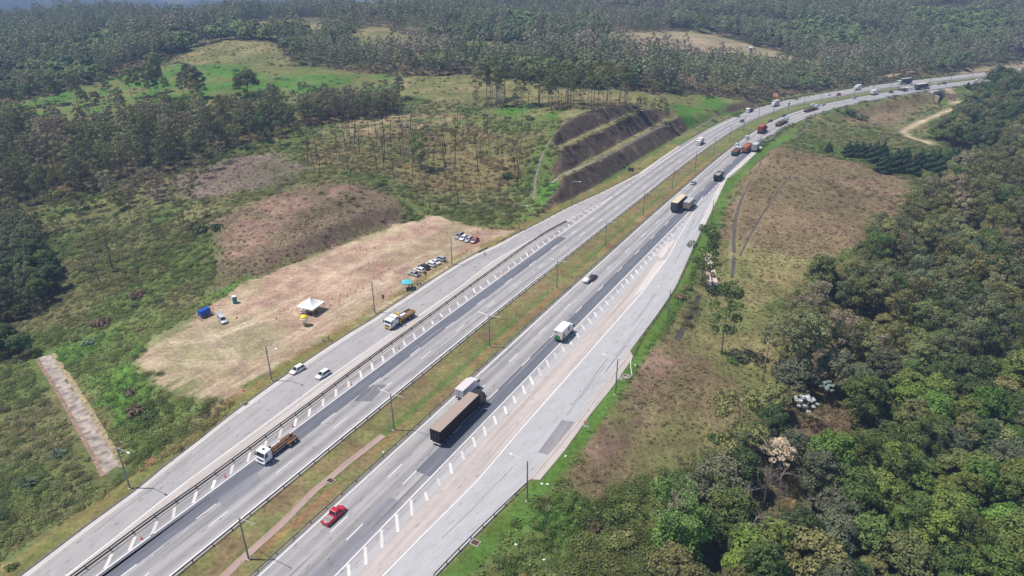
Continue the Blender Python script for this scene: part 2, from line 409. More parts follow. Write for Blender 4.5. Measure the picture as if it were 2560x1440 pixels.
ZC = dict(burnt=((.185,.15,.07),(.14,.135,.055)), base=((.1,.135,.04),(.16,.155,.068)), lushgrass=((.09,.185,.035),(.15,.18,.06)), greenfield=((.075,.16,.028),(.16,.16,.06)), drygrass=((.225,.19,.09),(.155,.16,.062)),
  scrub=((.2,.19,.1),(.14,.15,.075)), palefield=((.33,.25,.165),(.24,.21,.12)), straw=((.35,.26,.16),(.24,.19,.11)), heath=((.19,.145,.115),(.14,.125,.075)),
  redsoil=((.3,.185,.145),(.2,.14,.1)), mound=((.15,.112,.072),(.2,.135,.1)), bank=((.1,.07,.054),(.13,.092,.066)), brownhill=((.165,.13,.07),(.215,.155,.095)),
  brownslope=((.19,.145,.08),(.15,.14,.062)), verge=((.085,.15,.03),(.115,.15,.045)), greenmeadow=((.12,.16,.045),(.17,.16,.07)), lot=((.335,.225,.165),(.395,.275,.2)), forestfloor=((.1,.1,.045),(.15,.115,.065)))
ZO = ['scrub','burnt','drygrass','palefield','greenfield','brownhill','greenmeadow','brownslope','heath','mound','redsoil','bank','straw','lushgrass','verge','lot']
# ------------------------------------------------------------------ woods
FZ = {}
def fzone(n, pts): FZ.setdefault(n, []).append(hitl(pts))
fzone('left_wood', [(-80,290),(0,322),(100,336),(200,346),(300,328),(420,306),(560,290),(680,275),(745,300),(700,345),(620,362),(520,402),(440,432),(330,462),(200,497),(90,512),(0,530),(-80,540)])
fzone('left_dark', [(-60,560),(0,560),(60,580),(120,650),(160,700),(150,740),(60,800),(-60,835)])
fzone('left_dark', [(-60,868),(0,868),(80,880),(70,905),(-60,915)])
fzone('young_strip', [(740,280),(860,268),(980,262),(1180,272),(1180,290),(1000,297),(860,302),(760,318)])
fzone('tall_row', [(1180,252),(1300,250),(1440,254),(1570,262),(1560,280),(1440,275),(1300,268),(1180,268)])
fzone('right_scrub', [(2800,330),(2560,330),(2470,400),(2400,440),(2375,470),(2310,510),(2250,565),(2170,625),(2130,690),(2060,725),(2000,770),(1960,850),(1960,960),(2200,960),(2560,930),(2800,900)])
fzone('right_wood', [(1960,960),(1900,1010),(1885,1100),(1830,1150),(1740,1260),(1670,1340),(1640,1440),(1640,1620),(2300,1700),(2800,1600),(2800,900),(2560,930),(2200,960)])
fzone('left_slope', [(0,545),(200,505),(440,440),(700,350),(770,345),(800,380),(740,450),(560,520),(450,600),(300,690),(150,700),(60,600)])
fzone('right_far', [(2570,192),(2510,197),(2455,228),(2425,255),(2420,275),(2370,310),(2330,345),(2345,368),(2430,380),(2470,400),(2560,330),(2800,330),(2800,180)])
_BACK = gpl([(0,150),(2560,150)])
CLEAR = [p for n in ('greenfield', 'drygrass', 'palefield', 'straw', 'greenmeadow', 'lot', 'brownhill') for p in ZP[n]]
BACKEDGE = hitl([(-300,262),(0,262),(130,238),(300,188),(420,150),(560,160),(740,168),(860,180),(990,194),(1190,188),(1420,222),(1640,236),(1790,242),(1850,250),(1900,256),(1960,250),(2083,225),(2200,212),(2330,196),(2400,188),(2560,168),(2900,130)])
def _be(X): return np.interp(X, BACKEDGE[:, 0], BACKEDGE[:, 1])
def wood_masks(X, Y):
    r = {}
    for n, ps in FZ.items():
        m = np.zeros(X.shape, bool)
        for p in ps: m |= inside(X, Y, p)
        r[n] = m
    cl = np.zeros(X.shape, bool)
    for p in CLEAR: cl |= inside(X, Y, p)
    for n in ('greenfield', 'palefield', 'drygrass'):       # glades stay open towards the road
        for p in ZP[n]:
            for k_ in {'palefield': (1.04, 1.09, 1.14), 'greenfield': (1.03,), 'drygrass': (1.04, 1.08, 1.12)}[n]: cl |= inside(X*k_, Y*k_, p)
    dc, sd, ac = seg_dist(X, Y, CLC)
    ok = (dc > 27) | ((Y < 285) & (X < 120))
    du, _, _ = seg_dist(X, Y, DIRT)
    r['back_wood'] = (Y > _be(X)+2) & ~cl & ok
    for n in r: r[n] &= ok & (du > 7)
    r['left_wood'] &= ~cl; r['left_slope'] &= ~r['left_wood']; r['young_strip'] &= ~cl
    return r

# ------------------------------------------------------------------ ground sheet
_dc, _sd, _ac = seg_dist(GX, GY, CLC)
masks = wood_masks(GX, GY)
anyw = np.zeros(GX.shape, bool)
for k in masks: anyw |= masks[k] if k != 'left_slope' else False
j1 = (fbm(GX, GY, 9, 31, 3)-.5)*9*sstep(60, 300, GY); 
JX, JY = GX+j1, GY+(fbm(GX, GY, 9, 37, 3)-.5)*9*sstep(60, 300, GY)
def zcol(n):
    a, b = np.array(ZC[n][0]), np.array(ZC[n][1])
    t = sstep(.32, .68, fbm(GX, GY, 16, len(n), 4))[..., None]
    return a*(1-t)+b*t
GC = zcol('base')
FF = sstep(.2, .8, anyw.astype(float))[..., None]
GC = GC*(1-FF)+zcol('forestfloor')*FF
for n in ZO:
    for p in ZP[n]:
        x0, y0 = p.min(0)-14; x1, y1 = p.max(0)+14
        ii = np.nonzero((YS > y0) & (YS < y1))[0]; jj = np.nonzero((XS > x0) & (XS < x1))[0]
        if not len(ii) or not len(jj): continue
        sl = np.s_[ii[0]:ii[-1]+1, jj[0]:jj[-1]+1]
        crisp = n in ('lot', 'verge', 'bank'); lotn = n == 'lot'
        sd = poly_sd(*( (GX[sl], GY[sl]) if crisp else (JX[sl], JY[sl]) ), p)
        soft = .5 if crisp else 2.0+.006*np.maximum(GY[sl]-100, 0)
        k = (1-sstep(-soft, soft, sd+(fbm(GX[sl], GY[sl], 3, 5, 2)-.5)*(5.5 if lotn else 1.2 if crisp else 6)))[..., None]
        k = k*(.8 if n in ('redsoil', 'straw', 'mound') else 1)
        if n in ('redsoil', 'straw'): k = k*sstep(.3, .52, fbm(GX[sl], GY[sl], 7, 77, 4))[..., None]
        GC[sl] = GC[sl]*(1-k)+zcol(n)[sl]*k
# faces and ledges of the benched cutting
_bd, _bs, _ba = seg_dist(GX, GY, BANK); _bl = np.hypot(*np.diff(BANK, axis=0).T).sum()
_on = (_bs < 0) & (_bd < 40) & (_ba > .6) & (_ba < _bl-.6) & (np.abs(GZ-terrace(_bd)) < 1.6) & (GZ > .35)
_face = np.zeros(GX.shape, bool)
for a_ in (0, 10.5, 21): _face |= (_bd+1.6*(fbm(GX, GY, 5, 57, 3)-.5) > a_-.2) & (_bd+1.6*(fbm(GX, GY, 4, 58, 3)-.5) < a_+6.4)
_k = (sstep(.25, .4, fbm(GX, GY, 8, 55, 3)))[..., None]
GC = np.where((_on & _face)[..., None], np.array((.165, .122, .09))*(1-.4*_k), GC)
GC = np.where((_on & ~_face)[..., None], np.array((.235, .2, .11))*(1-_k*.3)+np.array((.12, .16, .05))*_k*.3, GC)
# the near end of the lot fades into grass
_ld = poly_sd(GX, GY, LOT); _lp = gp(400, 900)
_k = (sstep(-9, 1.5, _ld+16*(fbm(GX, GY, 6, 71, 4)-.42))*(_ld < 1.5)*(1-sstep(14, 34, np.hypot(GX-_lp[0], GY-_lp[1])))*.9)[..., None]; GC = GC*(1-_k)+np.array((.13, .165, .055))*_k
# kerbside strip of mown yellowish grass along the left ramp and the lot, rust-red wear in the median
def paint_strip(P, off0, off1, col, soft=.8, amt=1.0, nz=0, y1=1e9):
    global GC
    x0, y0 = P.min(0)-12; x1, y1_ = P.max(0)+12
    ii = np.nonzero((YS > y0) & (YS < y1_))[0]; jj = np.nonzero((XS > x0) & (XS < x1))[0]; sl = np.s_[ii[0]:ii[-1]+1, jj[0]:jj[-1]+1]
    X, Y = GX[sl], GY[sl]
    d, sd, ar = seg_dist(X, Y, P); o = d*sd
    k = sstep(off0-soft, off0+soft, o)*(1-sstep(off1-soft, off1+soft, o))*amt
    if nz: k = k*sstep(.4, .62, fbm(X, Y, nz, 91, 4))
    k = (k*(Y < y1)*(d < 12))[..., None]; GC[sl] = GC[sl]*(1-k)+np.array(col)*k
paint_strip(RAMP_L_OUT, -4.4, .5, (.2, .165, .065), .7, .9)
paint_strip(RAMP_L_OUT, -3.2, -.5, (.14, .155, .05), .8, .8, 7)
paint_strip(RAMP_L_OUT, -5.6, -4.2, (.3, .19, .11), .5, .8, 5)
paint_strip(RAMP_R_OUT, .6, 4.6, (.085, .15, .03), .5, .9)
med = (HM-.0)
dm, sdm, am = _dc, _sd, _ac; om = dm*sdm
hm_here = np.interp(am, CLS, HM)
inmed = (dm < hm_here+.6)
mc = np.array((.17, .16, .065))*np.ones(GX.shape+(1,))
far_m = sstep(300, 420, GY)[..., None]
t = (sstep(.42, .6, fbm(GX*1.0, GY, 5, 41, 4)))[..., None]
mc = mc*(1-.5*t)+np.array((.21, .13, .085))*.5*t
k = ((1-sstep(.3, 1.3, np.abs(om-.9+1.5*(fbm(GX, GY, 25, 44, 2)-.5))))*sstep(.3, .5, fbm(GX, GY, 9, 48, 3)))[..., None]; mc = mc*(1-k*.8)+np.array((.095, .15, .04))*k*.8
k = ((1-sstep(.2, 1.0, np.abs(om-2.9+1.5*(fbm(GX, GY, 22, 45, 2)-.5))))*sstep(.35, .55, fbm(GX, GY, 8, 49, 3)))[..., None]; mc = mc*(1-k*.7)+np.array((.27, .145, .075))*k*.7
mc = mc*(1-far_m)+(np.array((.15, .17, .06))*np.ones_like(mc))*far_m
GC[inmed] = mc[inmed]
# wheel wear and mown streaks in the lot
ld = poly_sd(GX, GY, LOT)
rot = math.radians(29.4); U = GX*math.sin(rot)+GY*math.cos(rot); V = GX*math.cos(rot)-GY*math.sin(rot)
st = fbm(U*.16, V*1.0, 2.2, 61, 4); k = (sstep(.5, .66, st)*(ld < -.5)*.75)[..., None]; GC = GC*(1-k)+np.array((.45, .335, .24))*k
gr = gp(560, 850); k = ((1-sstep(9, 20, np.hypot(GX-gr[0], GY-gr[1])+8*(fbm(GX, GY, 9, 66, 3)-.5)))*(ld < .5)*.7)[..., None]; GC = GC*(1-k)+np.array((.27, .245, .145))*k
gr = gp(900, 690); k = (sstep(.52, .66, fbm(GX, GY, 11, 67, 3))*(ld < .5)*.4)[..., None]; GC = GC*(1-k)+np.array((.26, .235, .13))*k
for pts in ([(420,860),(520,850),(640,800),(760,730),(900,660),(1040,600)], [(430,900),(540,915),(620,900),(720,850),(830,790),(930,730),(1060,660)], [(490,800),(540,850),(600,910)], [(640,940),(700,860),(800,800),(960,690),(1100,620),(1180,600)], [(560,830),(640,800),(700,790)]):
    P = smooth_line(resample(gpl(pts), step=1.5), 12)
    for o_ in (-.85, .85):
        Q = offset(P, o_); x0, y0 = Q.min(0)-3; x1, y1 = Q.max(0)+3
        ii = np.nonzero((YS > y0) & (YS < y1))[0]; jj = np.nonzero((XS > x0) & (XS < x1))[0]; sl = np.s_[ii[0]:ii[-1]+1, jj[0]:jj[-1]+1]
        d, _, _ = seg_dist(GX[sl], GY[sl], Q); k = ((1-sstep(.2, .75, d))*(ld[sl] < 0)*.55*sstep(.3, .5, fbm(GX[sl], GY[sl], 6, 83, 3)))[..., None]; GC[sl] = GC[sl]*(1-k)+np.array((.5, .385, .29))*k
# dirt road and gravel track
du, _, _ = seg_dist(GX, GY, DIRT)
k = (1-sstep(1.2, 2.2, du+(fbm(GX, GY, 5, 13, 2)-.5)*1.5))[..., None]; GC = GC*(1-k)+np.array((.48, .37, .26))*k
for pts, w_, c_ in (([(2195,193),(2240,186),(2270,180)], 2.6, (.5, .38, .26)), ([(1755,55),(1790,68)], 3, (.4, .3, .2))):
    du, _, _ = seg_dist(GX, GY, hitl(pts)); k = (1-sstep(w_*.5, w_, du))[..., None]; GC = GC*(1-k)+np.array(c_)*k

me = bpy.data.meshes.new('ground')
ny, nx = GX.shape
verts = np.stack([GX, GY, GZ], -1).reshape(-1, 3)
idx = np.arange(ny*nx).reshape(ny, nx)
quads = np.stack([idx[:-1, :-1], idx[:-1, 1:], idx[1:, 1:], idx[1:, :-1]], -1).reshape(-1, 4)
me.vertices.add(len(verts)); me.vertices.foreach_set('co', verts.astype(np.float32).ravel())
me.loops.add(quads.size); me.loops.foreach_set('vertex_index', quads.astype(np.int32).ravel())
me.polygons.add(len(quads)); me.polygons.foreach_set('loop_start', np.arange(0, quads.size, 4, dtype=np.int32))
me.polygons.foreach_set('use_smooth', np.ones(len(quads), bool))
me.update(calc_edges=True)
ca = me.color_attributes.new('cover', 'FLOAT_COLOR', 'POINT')
ca.data.foreach_set('color', np.concatenate([GC, np.ones((ny, nx, 1))], -1).astype(np.float32).ravel())
m, nt, N, L, b = new_mat('ground_cover')
at = N.new('ShaderNodeAttribute'); at.attribute_name = 'cover'
tc = N.new('ShaderNodeTexCoord')
def nz(scale, detail=5, rough=.6):
    n = N.new('ShaderNodeTexNoise'); n.inputs['Scale'].default_value = scale; n.inputs['Detail'].default_value = detail; n.inputs['Roughness'].default_value = rough
    L.new(tc.outputs['Object'], n.inputs['Vector']); return n
def mrange(src, a, b_, c, d):
    r = N.new('ShaderNodeMapRange'); r.inputs[1].default_value = a; r.inputs[2].default_value = b_; r.inputs[3].default_value = c; r.inputs[4].default_value = d
    L.new(src, r.inputs[0]); return r.outputs[0]
def mul(a, b_, blend='MULTIPLY', fac=1.0):
    x = N.new('ShaderNodeMix'); x.data_type = 'RGBA'; x.blend_type = blend; x.inputs[0].default_value = fac
    L.new(a, x.inputs[6])
    if isinstance(b_, tuple): x.inputs[7].default_value = b_
    else: L.new(b_, x.inputs[7])
    return x
n1, n2, n3 = nz(1.1, 6, .7), nz(.22, 5), nz(.035, 5)
x = mul(at.outputs['Color'], mrange(n1.outputs['Fac'], .3, .7, .62, 1.4))
x = mul(x.outputs[2], mrange(n2.outputs['Fac'], .3, .7, .78, 1.24))
x = mul(x.outputs[2], mrange(n3.outputs['Fac'], .35, .65, .85, 1.15))
hs = N.new('ShaderNodeHueSaturation'); L.new(x.outputs[2], hs.inputs['Color']); L.new(mrange(n2.outputs['Fac'], .3, .7, .485, .515), hs.inputs['Hue'])
L.new(hs.outputs[0], b.inputs['Base Color']); b.inputs['Roughness'].default_value = .95; b.inputs['Specular IOR Level'].default_value = .1
bn = N.new('ShaderNodeBump'); bn.inputs['Strength'].default_value = .7; bn.inputs['Distance'].default_value = .25
L.new(n1.outputs['Fac'], bn.inputs['Height']); L.new(bn.outputs[0], b.inputs['Normal'])
me.materials.append(m)
ground = mesh_obj('ground', me); tag(ground, kind='structure')

# ------------------------------------------------------------------ pavement
def asphalt(name, col, streak=.12, crack=.35, lane=None):
    m, nt, N, L, b = new_mat(name)
    uv = N.new('ShaderNodeUVMap'); uv.uv_map = 'road'
    def n_(sx, sy, scale, det=5):
        mp = N.new('ShaderNodeMapping'); mp.inputs['Scale'].default_value = (sx, sy, 1); L.new(uv.outputs[0], mp.inputs[0])
        n = N.new('ShaderNodeTexNoise'); n.inputs['Scale'].default_value = scale; n.inputs['Detail'].default_value = det; L.new(mp.outputs[0], n.inputs['Vector']); return n
    def mr(src, a, b_, c, d):
        r = N.new('ShaderNodeMapRange'); r.inputs[1].default_value = a; r.inputs[2].default_value = b_; r.inputs[3].default_value = c; r.inputs[4].default_value = d
        L.new(src, r.inputs[0]); return r.outputs[0]
    def mu(a, s):
        x = N.new('ShaderNodeMix'); x.data_type = 'RGBA'; x.blend_type = 'MULTIPLY'; x.inputs[0].default_value = 1
        if isinstance(a, tuple): x.inputs[6].default_value = a
        else: L.new(a, x.inputs[6])
        L.new(s, x.inputs[7]); return x.outputs[2]
    c = mu((*col, 1), mr(n_(.02, .9, 1.0, 6).outputs['Fac'], .3, .7, 1-streak, 1+streak))
    c = mu(c, mr(n_(.2, .25, 1.0, 6).outputs['Fac'], .3, .7, .93, 1.07))
    c = mu(c, mr(n_(6, 6, 1.0, 3).outputs['Fac'], .2, .8, .9, 1.1))
    if lane:
        sx_ = N.new('ShaderNodeSeparateXYZ'); L.new(uv.outputs[0], sx_.inputs[0]); wob = n_(.012, .0, 1.0, 3)
        ad = N.new('ShaderNodeMath'); ad.operation = 'ADD'; L.new(sx_.outputs[1], ad.inputs[0]); L.new(mr(wob.outputs['Fac'], .3, .7, -.25-lane[0], .25-lane[0]), ad.inputs[1])
        ml = N.new('ShaderNodeMath'); ml.operation = 'MULTIPLY'; ml.inputs[1].default_value = 2*PI/lane[1]; L.new(ad.outputs[0], ml.inputs[0])
        co = N.new('ShaderNodeMath'); co.operation = 'COSINE'; L.new(ml.outputs[0], co.inputs[0])
        c = mu(c, mr(co.outputs[0], -.2, 1, 1.04, .80))
    # dark oil and rubber specks of their own shape
    sp = n_(.5, 1.3, 1.0, 8)
    c = mu(c, mr(sp.outputs['Fac'],   .6, .72, 1.0, 1-crack))
    L.new(c, b.inputs['Base Color']); b.inputs['Roughness'].default_value = .85; b.inputs['Specular IOR Level'].default_value = .3
    return m
A_GREY = asphalt('asphalt_worn', (.335, .32, .33), .13)
A_RAMP = asphalt('asphalt_ramp', (.345, .325, .325), .07, .45)
A_RAMPR = asphalt('asphalt_ramp_pale', (.40, .39, .40), .06, .4)
A_DARK = asphalt('asphalt_fresh', (.135, .138, .165), .2, .25)
A_CONC = asphalt('concrete_shoulder', (.44, .385, .36), .2, .35)
A_GUT = asphalt('concrete_gutter', (.52, .475, .45), .12, .3)
A_RED = asphalt('concrete_drain', (.36, .255, .22), .2, .4)
A_WHITE = asphalt('road_paint', (.74, .72, .72), .06, .25)
A_WORN = asphalt('road_paint_worn', (.60, .56, .54), .2, .4)

def strip_mesh(segs, name, material, thick=0.0):
    """segs: list of (left line, right line, z) with equal point counts"""
    V, Fc, UV = [], [], []
    for A, B, z in segs:
        A, B = np.asarray(A), np.asarray(B); n = len(A); o = len(V)
        s = np.r_[0, np.cumsum(np.hypot(*np.diff((A+B)/2, axis=0).T))]; w = np.hypot(*(B-A).T)
        for i in range(n):
            V += [(A[i, 0], A[i, 1], z), (B[i, 0], B[i, 1], z)]
            UV += [(s[i]+o*.37, o*1.7), (s[i]+o*.37, w[i]+o*1.7)]
        for i in range(n-1): Fc.append((o+2*i, o+2*i+1, o+2*i+3, o+2*i+2))
    me = bpy.data.meshes.new(name); me.from_pydata(V, [], Fc)
    ul = me.uv_layers.new(name='road'); ids = np.empty(len(me.loops), np.int32); me.loops.foreach_get('vertex_index', ids)
    ul.data.foreach_set('uv', np.array(UV, np.float32)[ids].ravel())
    me.materials.append(material); me.update()
    o = mesh_obj(name, me); return tag(o, kind='structure')

def pair(A, B, n=160): return resample(A, n), resample(B, n)
def cut_s(P, s0, s1):
    """part of an offset line between two stations of the centre line"""
    k = (CLS >= s0) & (CLS <= s1); return P[k]
def s_of(u, v):
    p = gp(u, v); d, _, a = seg_dist(np.array([p[0]]), np.array([p[1]]), CL); return float(a[0])
Z0 = .02
S_ML, S_MR = s_of(1690, 362), s_of(1880, 385)
LW = 3.45
lim = S_MAX-2
strip_mesh([(rl(12.9), rl(-.9), Z0)], 'road', asphalt('asphalt_left', (.33, .313, .316), .17, .4, (11.2, 3.45)))
strip_mesh([(rr(-.9), rr(12.3), Z0)], 'road', asphalt('asphalt_right', (.325, .308, .31), .17, .4, (3.6, 3.6)))
# ramp pavements
a = part(RAMP_L_OUT); bl = part(rl(10.4), 60, gp(1695, 365)[1])
strip_mesh([(*pair(RAMP_L_OUT, bl), Z0-.006)], 'exit_ramp', A_RAMP)
br = part(rr(10.9), 52, gp(1908, 364)[1])
strip_mesh([(*pair(br, RAMP_R_OUT), Z0-.006)], 'entrance_ramp', A_RAMPR)
# fresh overlays
s0, s1 = 0, s_of(1412, 583)
strip_mesh([(cut_s(rl(10.3), s0, s1), cut_s(rl(6.75), s0, s1), Z0+.004)], 'resurfaced_lane', A_DARK)
s0, s1 = s_of(1035, 1215), s_of(1905, 345)
strip_mesh([(cut_s(rr(7.1), s0, s1), cut_s(rr(10.6), s0, s1), Z0+.004)], 'resurfaced_lane', A_DARK)
A_MID = asphalt('asphalt_patch', (.215, .212, .235), .22, .35)
s0, s1 = 0, s_of(1000, 1245)
strip_mesh([(cut_s(rr(7.1), 0, s1), cut_s(rr(10.6), 0, s1), Z0+.004)], 'resurfaced_lane', A_MID)
def patch(pts, material, name='road_patch', z=Z0+.008):
    p = gpl(pts); n = len(p)//2
    return strip_mesh([(resample(p[:n], 24), resample(p[n:][::-1], 24), z)], name, material)
patch([(885,1003),(922,962),(985,960),(945,1003)][:2]+[(968,962),(928,1004)], asphalt('asphalt_spot', (.17, .165, .18), .3, .5))
patch([(545,1247),(640,1180),(655,1203),(560,1275)], A_MID)
patch([(1345,1131),(1405,1050),(1440,1055),(1382,1140)], asphalt('asphalt_patch_ramp', (.25, .235, .25), .2, .4))
for o_, k_ in ((1.75, rl), (5.2, rl), (8.6, rl), (1.75, rr), (5.3, rr), (8.8, rr)): pass
# concrete: hatched island left, wide bare concrete right, gutters
n = 150
gl_in = part(rl(10.9), 60, gp(1540, 486)[1])
s_gl = resample(RAMP_L_LINE, n); 
ISL = resample(gpl([(110,1480),(192,1440),(300,1362),(400,1285),(540,1180),(690,1080),(800,1000),(950,890),(1040,822),(1180,720),(1300,632),(1415,556)]), n)   # foot of the divider rail, left side
strip_mesh([(resample(part(RAMP_L_LINE, 40, gp(1412, 556)[1]), n), ISL, Z0+.004)], 'concrete_shoulder', asphalt('concrete_worn', (.45, .405, .38), .28, .4))
gl2 = resample(part(RAMP_R_LINE, 40, gp(1700, 590)[1]), n)
strip_mesh([(resample(part(GORE_R, 40, gp(1700, 583)[1]), n), gl2, Z0+.005)], 'concrete_shoulder', A_CONC)
A_CONC2 = asphalt('concrete_bright', (.56, .5, .475), .2, .3)
for q in ([(1580,745),(1640,655),(1668,650),(1612,722)], [(1640,640),(1668,608),(1690,598),(1655,645)]): patch(q, A_CONC2, z=Z0+.009)
strip_mesh([(offset(RAMP_L_OUT, .15), offset(RAMP_L_OUT, 1.15), Z0+.003)], 'gutter', A_GUT)
k = gpl([(1323,1200),(1392,1120),(1450,1048),(1515,960),(1578,873)])
strip_mesh([(resample(offset(k, -.5), 60), resample(gpl([(1350,1200),(1413,1125),(1473,1040),(1537,960),(1583,893)]), 60), Z0+.01)], 'gutter', A_CONC)
k = part(RAMP_R_OUT, gp(1757, 568)[1], 1e9)
strip_mesh([(offset(resample(k, 60), -1.1), offset(resample(k, 60), .4), Z0+.006)], 'gutter', A_GUT)
# kerbs: real steps
def kerb(P, w, h, name='kerb', material=None):
    mb = MB(); P = resample(P, step=3); A, B = P, offset(P, w)
    ring = [[(A[i, 0], A[i, 1], -.05), (A[i, 0], A[i, 1], h), (B[i, 0], B[i, 1], h), (B[i, 0], B[i, 1], -.05)] for i in range(len(P))]
    mb.loft(ring); o = mb.build(name, material or KERB); return tag(o, kind='structure')
KERB = mat('kerb_dark', (.14, .125, .115), .9, var=.3)
kerb(part(RAMP_L_OUT, 0, gp(1193, 633)[1]), -.38, .13)
kerb(gpl([(1323,1200),(1392,1120),(1450,1048),(1515,960),(1560,900)]), .22, .13, material=mat('kerb_pale', (.5, .46, .43), .9, var=.2))

# ------------------------------------------------------------------ markings
Zm = Z0+.014
solid, dash, worn = [], [], []
def line(P, w=.22, z=Zm): solid.append((offset(P, -w/2), offset(P, w/2), z))
line(cut_s(rl(0), 0, lim)); line(cut_s(rr(0), 0, lim))
s_m = s_of(1552, 481)
line(cut_s(rl(10.35), 0, s_m)); line(cut_s(rl(10.35), s_of(1635, 424), lim))
line(cut_s(rr(10.75), 0, s_of(1740, 513))); line(cut_s(rr(10.75), s_of(1822, 428), lim))
line(resample(RAMP_L_LINE, 120)); line(resample(RAMP_R_LINE, 120))
k = part(RAMP_L_OUT, gp(520, 1085)[1], gp(1690, 368)[1]); line(resample(offset(k, 1.35), 120), .16)
k = part(RAMP_R_OUT, gp(1740, 605)[1], 1e9); line(resample(offset(k, -1.2), 80), .18)
def dashes(k, fn, phase, ln=4.3, per=15.75, w=.17, s0=0, s1=1e9):
    s = phase-per*20
    while s < lim-8:
        s += per
        if s < max(4, s0) or s > s1: continue
        t = np.array([s, s+ln/2, s+ln]); P = fn(k)
        q = np.stack([np.interp(t, CLS, P[:, 0]), np.interp(t, CLS, P[:, 1])], -1)
        solid.append((offset(q, -w/2), offset(q, w/2), Zm))
dashes(6.85, rl, s_of(660, 1167)); dashes(3.45, rl, s_of(691, 1182))
dashes(3.6, rr, s_of(970, 1194)); dashes(7.25, rr, s_of(1008, 1211))
dashes(10.35, rl, s_of(1555, 478), 2.2, 4.6, .22, s_m, s_of(1632, 425))
dashes(10.75, rr, s_of(1742, 510), 2.4, 5.2, .22, s_of(1742, 510), s_of(1822, 428))
strip_mesh(solid, 'road_marking', A_WHITE)
# hatch bars of the islands
def bar(u0, v0, u1, v1, w=.55):
    P = resample(gpl([(u0, v0), (u1, v1)]), 4); worn.append((offset(P, -w/2), offset(P, w/2), Zm))
HL = [((393,1304),(378,1340)),((338,1342),(323,1377)),((280,1385),(262,1422)),((437,1268),(433,1296)),((492,1228),(483,1258)),((538,1200),(530,1222)),((583,1162),(576,1186)),((626,1130),(619,1155)),((666,1102),(661,1122)),((704,1072),(698,1095)),((741,1046),(736,1066)),((775,1022),(772,1042)),
 ((808,998),(807,1016)),((840,973),(840,992)),((871,953),(872,970)),((900,928),(904,946)),((929,908),(932,925)),((956,890),(959,906)),((983,870),(986,884)),((1009,852),(1013,865)),((1034,834),(1038,847)),((1057,818),(1061,829)),((1080,802),(1083,811)),((1101,785),(1106,792)),((1123,770),(1127,781)),((1143,755),(1148,766)),((1163,740),(1168,751)),
 ((1183,722),(1188,733)),((1199,715),(1205,723)),((1217,700),(1224,711)),((1235,688),(1242,698)),((1252,677),(1259,688)),((1269,666),(1276,676)),((1284,654),(1291,664)),((1300,643),(1306,652)),((1315,632),(1321,642)),((1329,622),(1336,631)),((1343,613),(1350,621)),((1357,604),(1363,611)),((1370,595),(1376,602)),((1383,586),(1388,592)),((1395,577),(1401,582)),((1408,569),(1414,575)),((1420,561),(1427,568))]
for a_, b_ in HL: bar(*a_, *b_)
for c_, t_, e_ in (((1418,552),(1430,551),(1440,558)),((1434,543),(1445,542),(1452,549)),((1448,536),(1458,535),(1463,541)),((1462,529),(1470,527),(1475,533)),((1475,522),(1482,521),(1486,527)),((1485,517),(1492,515),(1496,520))):
    bar(*c_, *t_, .45); bar(*t_, *e_, .45)
HR = [((870,1411),(873,1440)),((913,1367),(915,1412)),((954,1325),(955,1370)),((991,1286),(995,1330)),((1028,1250),(1031,1290)),((1063,1230),(1069,1252)),((1095,1196),(1100,1215)),((1125,1158),(1130,1185)),((1154,1128),(1160,1150)),((1182,1093),(1189,1118)),((1209,1066),(1214,1090)),((1234,1040),(1241,1062)),
 ((1261,1016),(1266,1035)),((1283,990),(1289,1008)),((1306,963),(1313,985)),((1325,942),(1333,962)),((1346,920),(1354,940)),((1366,900),(1374,920)),((1386,882),(1393,899)),((1404,865),(1411,880)),((1422,848),(1430,862)),((1438,828),(1446,843)),((1454,811),(1462,826)),((1470,796),(1478,809)),((1486,781),(1492,793)),((1499,766),(1507,778)),((1514,752),(1521,763)),((1527,738),(1534,748)),((1541,724),(1548,734)),
 ((1553,710),(1560,720)),((1564,698),(1572,709)),((1577,686),(1584,697)),((1588,674),(1596,685)),((1600,663),(1607,673)),((1610,651),(1618,661)),((1621,641),(1628,650)),((1630,630),(1638,640)),((1639,621),(1647,629)),((1648,611),(1656,619)),((1658,601),(1666,609)),((1667,592),(1675,600)),((1676,583),(1684,591))]
for a_, b_ in HR: bar(*a_, *b_)
for a_, b_, c_ in (((1692,566),(1702,573),(1710,572)),((1703,559),(1710,563),(1717,561)),((1710,550),(1715,553),(1722,552)),((1716,543),(1719,545),(1725,543))): bar(*a_, *b_, .4); bar(*b_, *c_, .4)
for i in range(13):        # hatching on both shoulders further on
    t_ = i/12; a_ = np.array([1598,437])*(1-t_)+np.array([1692,373])*t_; b_ = np.array([1607,443])*(1-t_)+np.array([1690,376])*t_
    e = gp(a_[0], a_[1]); nrm = np.array([cl_dir(s_of(*a_))[1], -cl_dir(s_of(*a_))[0]]); P = np.array([e, e+nrm*(3.1*(1-t_)+.4)]); P = resample(P, 3); worn.append((offset(P, -.22), offset(P, .22), Zm))
for i in range(13):
    t_ = i/12; a_ = np.array([1818,441])*(1-t_)+np.array([1875,385])*t_
    e = gp(a_[0], a_[1]); dd_ = cl_dir(s_of(*a_)); nrm = np.array([dd_[1], -dd_[0]])-.25*dd_; P = np.array([e, e+nrm*(2.2+.8*math.sin(PI*t_))]); P = resample(P, 3); worn.append((offset(P, -.22), offset(P, .22), Zm))
strip_mesh(worn, 'road_marking', A_WORN)
